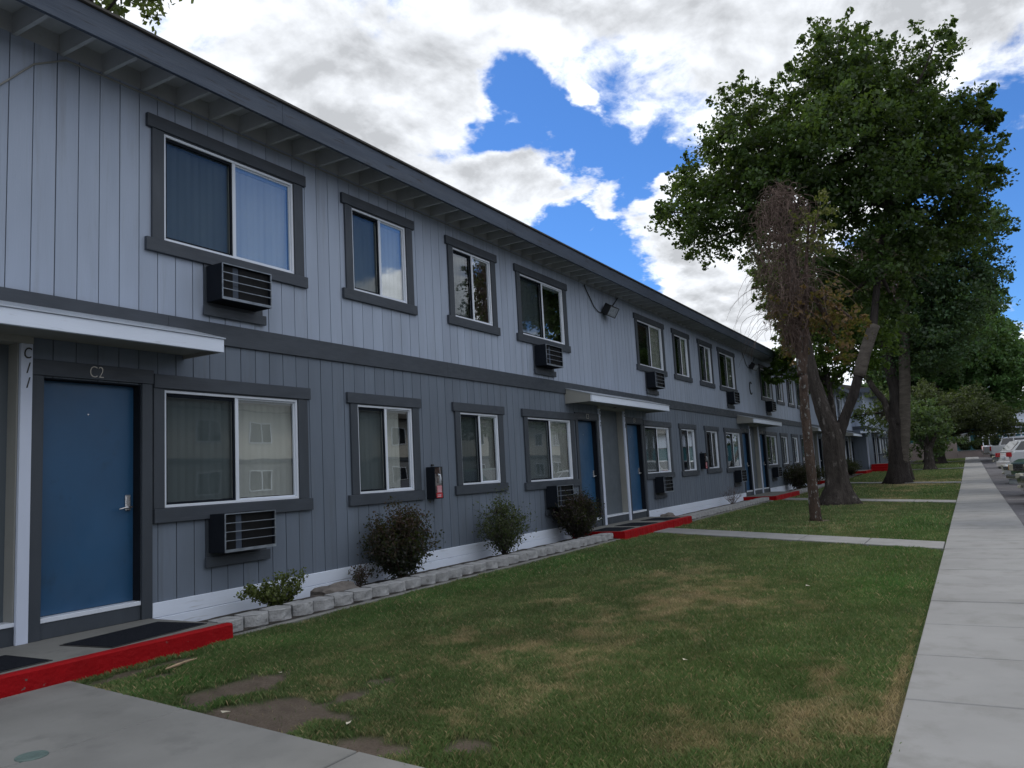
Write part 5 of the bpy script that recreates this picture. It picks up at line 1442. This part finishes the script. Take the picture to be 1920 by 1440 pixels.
    for nm, a, b, off in (('windshield', gb0, gt0, .012), ('rear_window', gb1, gt1, -.012)):
        p0, p1 = lerp(a, b, .08), lerp(a, b, .90)
        y0, y1 = yat(p0[1]) - .07, yat(p1[1]) - .05
        o_ = MB(); P4 = [(p0[0] + off, -y0, p0[1] + .008), (p0[0] + off, y0, p0[1] + .008), (p1[0] + off, y1, p1[1] + .008), (p1[0] + off, -y1, p1[1] + .008)]
        o_.quad(P4 if off > 0 else P4[::-1]); o_.quad([(p[0] - off * .6, p[1], p[2]) for p in (P4[::-1] if off > 0 else P4)])
        o_.build(nm, M['carglass'], t, xf=R)
    for (cx, sg) in ((wf, -1), (wf, 1), (wr, -1), (wr, 1)):
        wy = sg * (hw - .12)
        w = MB(); w.tube([(cx, wy - .11, wheel_r), (cx, wy - .09, wheel_r), (cx, wy + .09, wheel_r), (cx, wy + .11, wheel_r)], [wheel_r - .03, wheel_r, wheel_r, wheel_r - .03], 24)
        wo_ = w.build('wheel', M['rubber'], t, xf=R)
        ri = MB(); ri.tube([(cx, wy + sg * .105, wheel_r), (cx, wy + sg * .117, wheel_r)], [wheel_r * .62, wheel_r * .6], 20)
        ri = ri.build('rim', M['metal_dull'], wo_, xf=R)
    box_ = MB(); box_.box(-L + .4, -.4, -hw + .24, hw - .24, .22, .5); box_.build('chassis', M['black'], t, xf=R)
    # lights: rectangles on the ends
    def lamp(nm, x_, y_, z_, w_, h_, m_, side=True, d=.03):
        for sg in (-1, 1):
            o_ = MB(); o_.box(x_ - d, x_ + d, sg * y_ - w_ / 2, sg * y_ + w_ / 2, z_ - h_ / 2, z_ + h_ / 2); o_.build(nm, m_, t, .012, xf=R)
    if extras: extras(t, R, L, hw, lamp)
    return t
P_green = carpaint('dark_green_car_paint', (.006, .060, .055)); P_black = carpaint('black_car_paint', (.008, .010, .012))
P_white = carpaint('white_car_paint', (.62, .64, .68)); P_navy = carpaint('navy_car_paint', (.012, .02, .05))
SUVP = [(-.02, .60), (.0, .78), (-.06, .95), (-.25, 1.03), (-1.15, 1.10), (-1.3, 1.12), (-4.55, 1.12), (-4.68, 1.02), (-4.72, .7), (-4.70, .42)]
def ex_green(t, R, L, hw, lamp):
    o = MB(); o.box(-.02, .10, -hw + .02, hw - .02, .46, .60); o.build('chrome_bumper', M['chrome'], t, .03, 2, xf=R)
    o = MB(); o.box(-.10, .06, -hw + .06, hw - .06, .32, .455); o.build('air_dam', M['metal_dull'], t, .03, 2, xf=R)
    lamp('headlight', -.02, hw - .27, .80, .36, .19, M['lens'], d=.035); lamp('turn_signal', -.04, hw - .075, .80, .10, .18, M['amber'], d=.05)
    o = MB()
    for k in range(4): o.box(-.01, .03, -hw + .50, hw - .50, .72 + k * .045, .735 + k * .045)
    o.build('grille', M['chrome'], t, xf=R)
    o = MB(); o.box(-.03, .018, -hw + .48, hw - .48, .70, .90); o.build('grille_back', M['black'], t, xf=R)
    lamp('door_mirror', -1.55, hw + .08, 1.16, .16, .16, M['black'], d=.05)
car('green_suv', 'dark green sport utility car with chrome bumper and amber-cornered headlight', 'car', 25.5, -7.90, 1, 4.72, 1.82, SUVP,
    ((-1.35, 1.11), (-2.0, 1.66), (-4.35, 1.68), (-4.62, 1.12)), P_green, True, .36, (.85, .85), ex_green, .36)
SEDP = [(-.02, .50), (.0, .62), (-.10, .74), (-.5, .84), (-1.2, .93), (-1.4, .95), (-3.9, .97), (-4.5, .93), (-4.65, .8), (-4.65, .42)]
def ex_black(t, R, L, hw, lamp):
    lamp('headlight', -.06, hw - .26, .66, .40, .12, M['lens'], d=.05); lamp('fog_light', -.02, hw - .25, .40, .14, .07, M['lens'])
    o = MB(); o.box(-.05, .015, -.45, .45, .52, .68); o.build('grille', M['chrome'], t, .01, xf=R)
    lamp('door_mirror', -1.6, hw + .08, 1.0, .15, .12, M['black'], d=.05)
car('black_sedan', 'black sedan with pale headlight, nearest parked car at the right edge', 'car', 21.6, -7.86, 1, 4.65, 1.78, SEDP,
    ((-1.3, .94), (-2.05, 1.40), (-3.3, 1.41), (-4.1, .96)), P_black, True, .32, (.8, .95), ex_black, .26)
SUVR = [(-.02, .55), (.0, .70), (-.10, .86), (-.45, .98), (-1.1, 1.06), (-1.3, 1.08), (-4.45, 1.12), (-4.62, 1.05), (-4.70, .75), (-4.74, .45)]
def ex_wsuv(t, R, L, hw, lamp):
    lamp('taillight', -L + .06, hw - .13, .96, .22, .20, M['red_lens'], d=.09); lamp('rear_reflector', -L + .02, hw - .22, .52, .26, .07, M['red_lens'])
    o = MB(); o.box(-L - .05, -L + .10, -hw + .04, hw - .04, .40, .66); o.build('bumper', P_white, t, .05, 3, xf=R)
    o = MB(); o.box(-L + .0, -L + .12, -hw + .10, hw - .10, .30, .41); o.build('lower_trim', M['black'], t, .02, xf=R)
    o = MB(); o.box(-L - .01, -L + .02, -.26, .26, .80, .93); o.build('license_plate', M['metal_white'], t, .004, xf=R)
    lamp('headlight', -.05, hw - .25, .75, .4, .16, M['lens'])
car('white_suv', 'white sport utility car backed up to the sidewalk, red taillight towards the lawn', 'car', 43.0, -8.05, -1, 4.74, 1.84, SUVR,
    ((-1.25, 1.08), (-2.0, 1.60), (-4.1, 1.62), (-4.60, 1.10)), P_white, False, .36, (.85, .9), ex_wsuv, .30)
car('navy_car', 'dark navy car between the white suv and the white pickup, mostly hidden', 'car', 54, -8.05, 1, 4.5, 1.78, SEDP,
    ((-1.3, .94), (-2.0, 1.42), (-3.4, 1.43), (-4.1, .96)), P_navy, True, .33, (.8, .95), ex_black, .28)
car('white_sedan', 'low white sedan between the green sport utility car and the white one', 'car', 34.5, -7.92, 1, 4.6, 1.78, SEDP,
    ((-1.3, .94), (-2.05, 1.40), (-3.3, 1.41), (-4.1, .96)), P_white, True, .32, (.8, .95), ex_black, .26)
PICK = [(-.02, .60), (.0, .85), (-.10, 1.0), (-.4, 1.08), (-1.3, 1.14), (-1.5, 1.15), (-3.55, 1.15), (-5.45, 1.15), (-5.55, 1.12), (-5.58, .62)]
def ex_pick(t, R, L, hw, lamp):
    lamp('taillight', -L + .03, hw - .08, .95, .13, .36, M['red_lens'], d=.04)
    o = MB(); o.box(-L - .10, -L + .02, -hw + .02, hw - .02, .48, .64); o.build('bumper', M['chrome'], t, .03, 2, xf=R)
    o = MB(); o.box(-L - .012, -L + .0, -hw + .22, hw - .22, .78, 1.08); o.build('tailgate', P_white, t, .01, xf=R)
    lamp('headlight', -.02, hw - .2, .85, .26, .2, M['lens'])
car('white_pickup', 'white crew cab pickup truck with its tailgate towards the sidewalk', 'pickup truck', 74, -7.95, -1, 5.58, 1.95, PICK,
    ((-1.45, 1.15), (-2.1, 1.78), (-4.6, 1.80), (-4.95, 1.15)), P_white, False, .39, (.95, 1.1), ex_pick, .42)
def ex_rack(t, R, L, hw, lamp):
    ex_pick(t, R, L, hw, lamp)
    o = MB()
    for sg in (-1, 1):
        o.box(-L + .15, -.9, sg * hw - .03, sg * hw + .03, 2.08, 2.15)
        for xx in (-L + .18, -L + 1.9, -2.0):
            o.box(xx - .03, xx + .03, sg * hw - .028, sg * hw + .028, 1.12, 2.079)
    for xx in (-L + .18, -L + 1.9, -2.0): o.box(xx - .028, xx + .028, -hw + .031, hw - .031, 2.085, 2.145)
    o.build('ladder_rack', M['metal_white'], t, xf=R)
car('white_work_truck', 'farthest white truck carrying a long white ladder rack', 'pickup truck', 86, -8.0, -1, 5.9, 2.0, [(a * 1.055, b) for a, b in PICK],
    ((-1.5, 1.15), (-2.1, 1.82), (-3.4, 1.84), (-3.7, 1.15)), P_white, False, .40, (1.0, 1.2), ex_rack, .45)

# ------------------------------------------------------------------ far end of the site
g = gz(90)
w = empty('beige_fence', (90, -2, g), 'tall pinkish beige panel fence behind the far trees', 'fence')
for k in range(6):
    y1_ = 1.5 - k * 1.2
    box('panel', M['beige'], w, 90, 90.08, y1_ - 1.19, y1_, g - .3, 2.35, .01)
w = empty('retaining_wall', (91, -8, g), 'low beige retaining wall closing the end of the sidewalk', 'wall')
MB().prism([(-5.7, g - .4), (-14, g - .4), (-14, g + .62), (-5.7, g + .62)], 'x', 89.9, 90.15).build('wall_body', M['beige'], w, .01)
box('coping', M['concrete'], w, 89.85, 90.2, -14, -5.7, g + .621, g + .68)
strip('upper_ground', M['soil'], [90.2, 112, 140], [-40, -5.6, 6], lambda X, Y: X * 0 + g + .55)
for k, (y, wd, h) in enumerate([(-6.3, 1.6, 1.5), (-7.6, 1.7, 1.25), (-8.7, 1.8, 1.5)]):
    shrub('evergreen_shrub', 95, y, wd, h, ['dark shrub above the retaining wall beside the beige fence', 'middle low dark shrub under the teal wall', 'dark shrub above the retaining wall beside the white trucks'][k],
          (.02, .035, .018), 50, 4000, .11, 340 + k, z=g + .55 - gz(95), group='dark shrubs above the retaining wall')
tb = empty('teal_building', (112, -9, 1.6), 'far building with teal lower storey and white upper storey', 'building')
box('lower_wall', M['teal'], tb, 112, 120, -40, 2, 1.3, 4.1)
box('belt_board', M['trim'], tb, 111.9, 112, -40, 2, 3.95, 4.1)
box('upper_wall', M['white'], tb, 112, 120, -40, -7.0, 4.101, 6.0)
MB().prism([(111.2, 6.0), (120.5, 6.0), (120.5, 6.25), (116, 7.4), (111.2, 6.25)], 'y', -40.5, -10.3).build('roof', M['roofing'], tb)
MB().prism([(110.4, 4.3), (112, 4.3), (112, 4.85), (110.4, 4.42)], 'y', -9.0, -4.5).build('porch_roof', M['trim'], tb)
for y0_, y1_, sl in ((-6.95, -5.5, 2.35), (-9.15, -7.75, 2.45), (-19.5, -17.5, 2.4), (-25, -23, 2.4)):
    f = MB(); z0_, z1_ = sl, sl + 1.1
    f.box(111.9, 111.99, y0_, y1_, z0_, z0_ + .08); f.box(111.9, 111.99, y0_, y1_, z1_ - .08, z1_); f.box(111.9, 111.99, y0_, y0_ + .08, z0_ + .08, z1_ - .08); f.box(111.9, 111.99, y1_ - .08, y1_, z0_ + .08, z1_ - .08)
    f.box(111.9, 111.99, (y0_ + y1_) / 2 - .04, (y0_ + y1_) / 2 + .04, z0_ + .08, z1_ - .08)
    f = f.build('window', M['metal_white'], tb)
    box('pane', M['blind_dim'], f, 111.94, 111.96, y0_ + .081, y1_ - .081, z0_ + .081, z1_ - .081)
box('entry_post', M['post_white'], tb, 111.0, 111.12, -9.75, -9.62, 1.5, 3.9); box('entry_post', M['post_white'], tb, 111.0, 111.12, -12.3, -12.15, 1.5, 3.9)
box('entry_awning', M['post_white'], tb, 110.9, 111.99, -12.9, -9.3, 3.75, 3.93)
box('door', M['greige'], tb, 111.9, 111.99, -11.7, -10.8, 1.5, 3.6); box('door', M['trim'], tb, 111.9, 111.99, -9.6, -9.25, 1.5, 3.6)
# far backdrop trees beyond the teal building
bk = [(4, 5, 4), (0, 7, 4.5), (-4, 8.5, 3.5), (-3, 5, 3)]
tree('backdrop_tree', (100, 2, 1.3), 'dark green tree beyond the beige fence at the end of the lawn', [(100, 0, .9), (100, 0, 3), (100, 0, 6)], [.4, .3, .2], M['bark_dark'], 101, bk, .36, (.035, .07, .03), .7, .8, 26, 400, flare=(.6, .3))

# building across the parking lot: seen in the window panes
ob = empty('opposite_building', (20, -27, 0), 'cream and grey apartment building across the parking lot, mirrored in the windows', 'building')
for x0_, x1_ in ((-30, 34), (40, 90)):
    g = gz((x0_ + x1_) / 2)
    box('lower_wall', M['opp_low'], ob, x0_, x1_, -36, -27, -.2, 2.8); box('upper_wall', M['opp_up'], ob, x0_, x1_, -36, -26.98, 2.801, 5.5)
    box('belt_board', M['trim'], ob, x0_, x1_, -26.979, -26.94, 2.7, 2.95)
    MB().prism([(-26.2, 5.5), (-36.5, 5.5), (-36.5, 5.7), (-31, 6.8), (-26.2, 5.8)], 'x', x0_ - .5, x1_ + .5).build('roof', M['roofing'], ob)
    x = x0_ + 2
    while x < x1_ - 3:
        for z0_, z1_ in ((1.15, 2.3), (3.8, 4.95)):
            f = MB(); f.box(x, x + 1.5, -26.97, -26.93, z0_, z0_ + .05); f.box(x, x + 1.5, -26.97, -26.93, z1_ - .05, z1_); f.box(x, x + .05, -26.97, -26.93, z0_ + .05, z1_ - .05)
            f.box(x + 1.45, x + 1.5, -26.97, -26.93, z0_ + .05, z1_ - .05); f.box(x + .72, x + .78, -26.97, -26.93, z0_ + .05, z1_ - .05)
            f = f.build('window', M['metal_white'], ob)
            box('pane', M['carglass'], f, x + .051, x + 1.449, -26.969, -26.95, z0_ + .051, z1_ - .051)
        x += 3.4
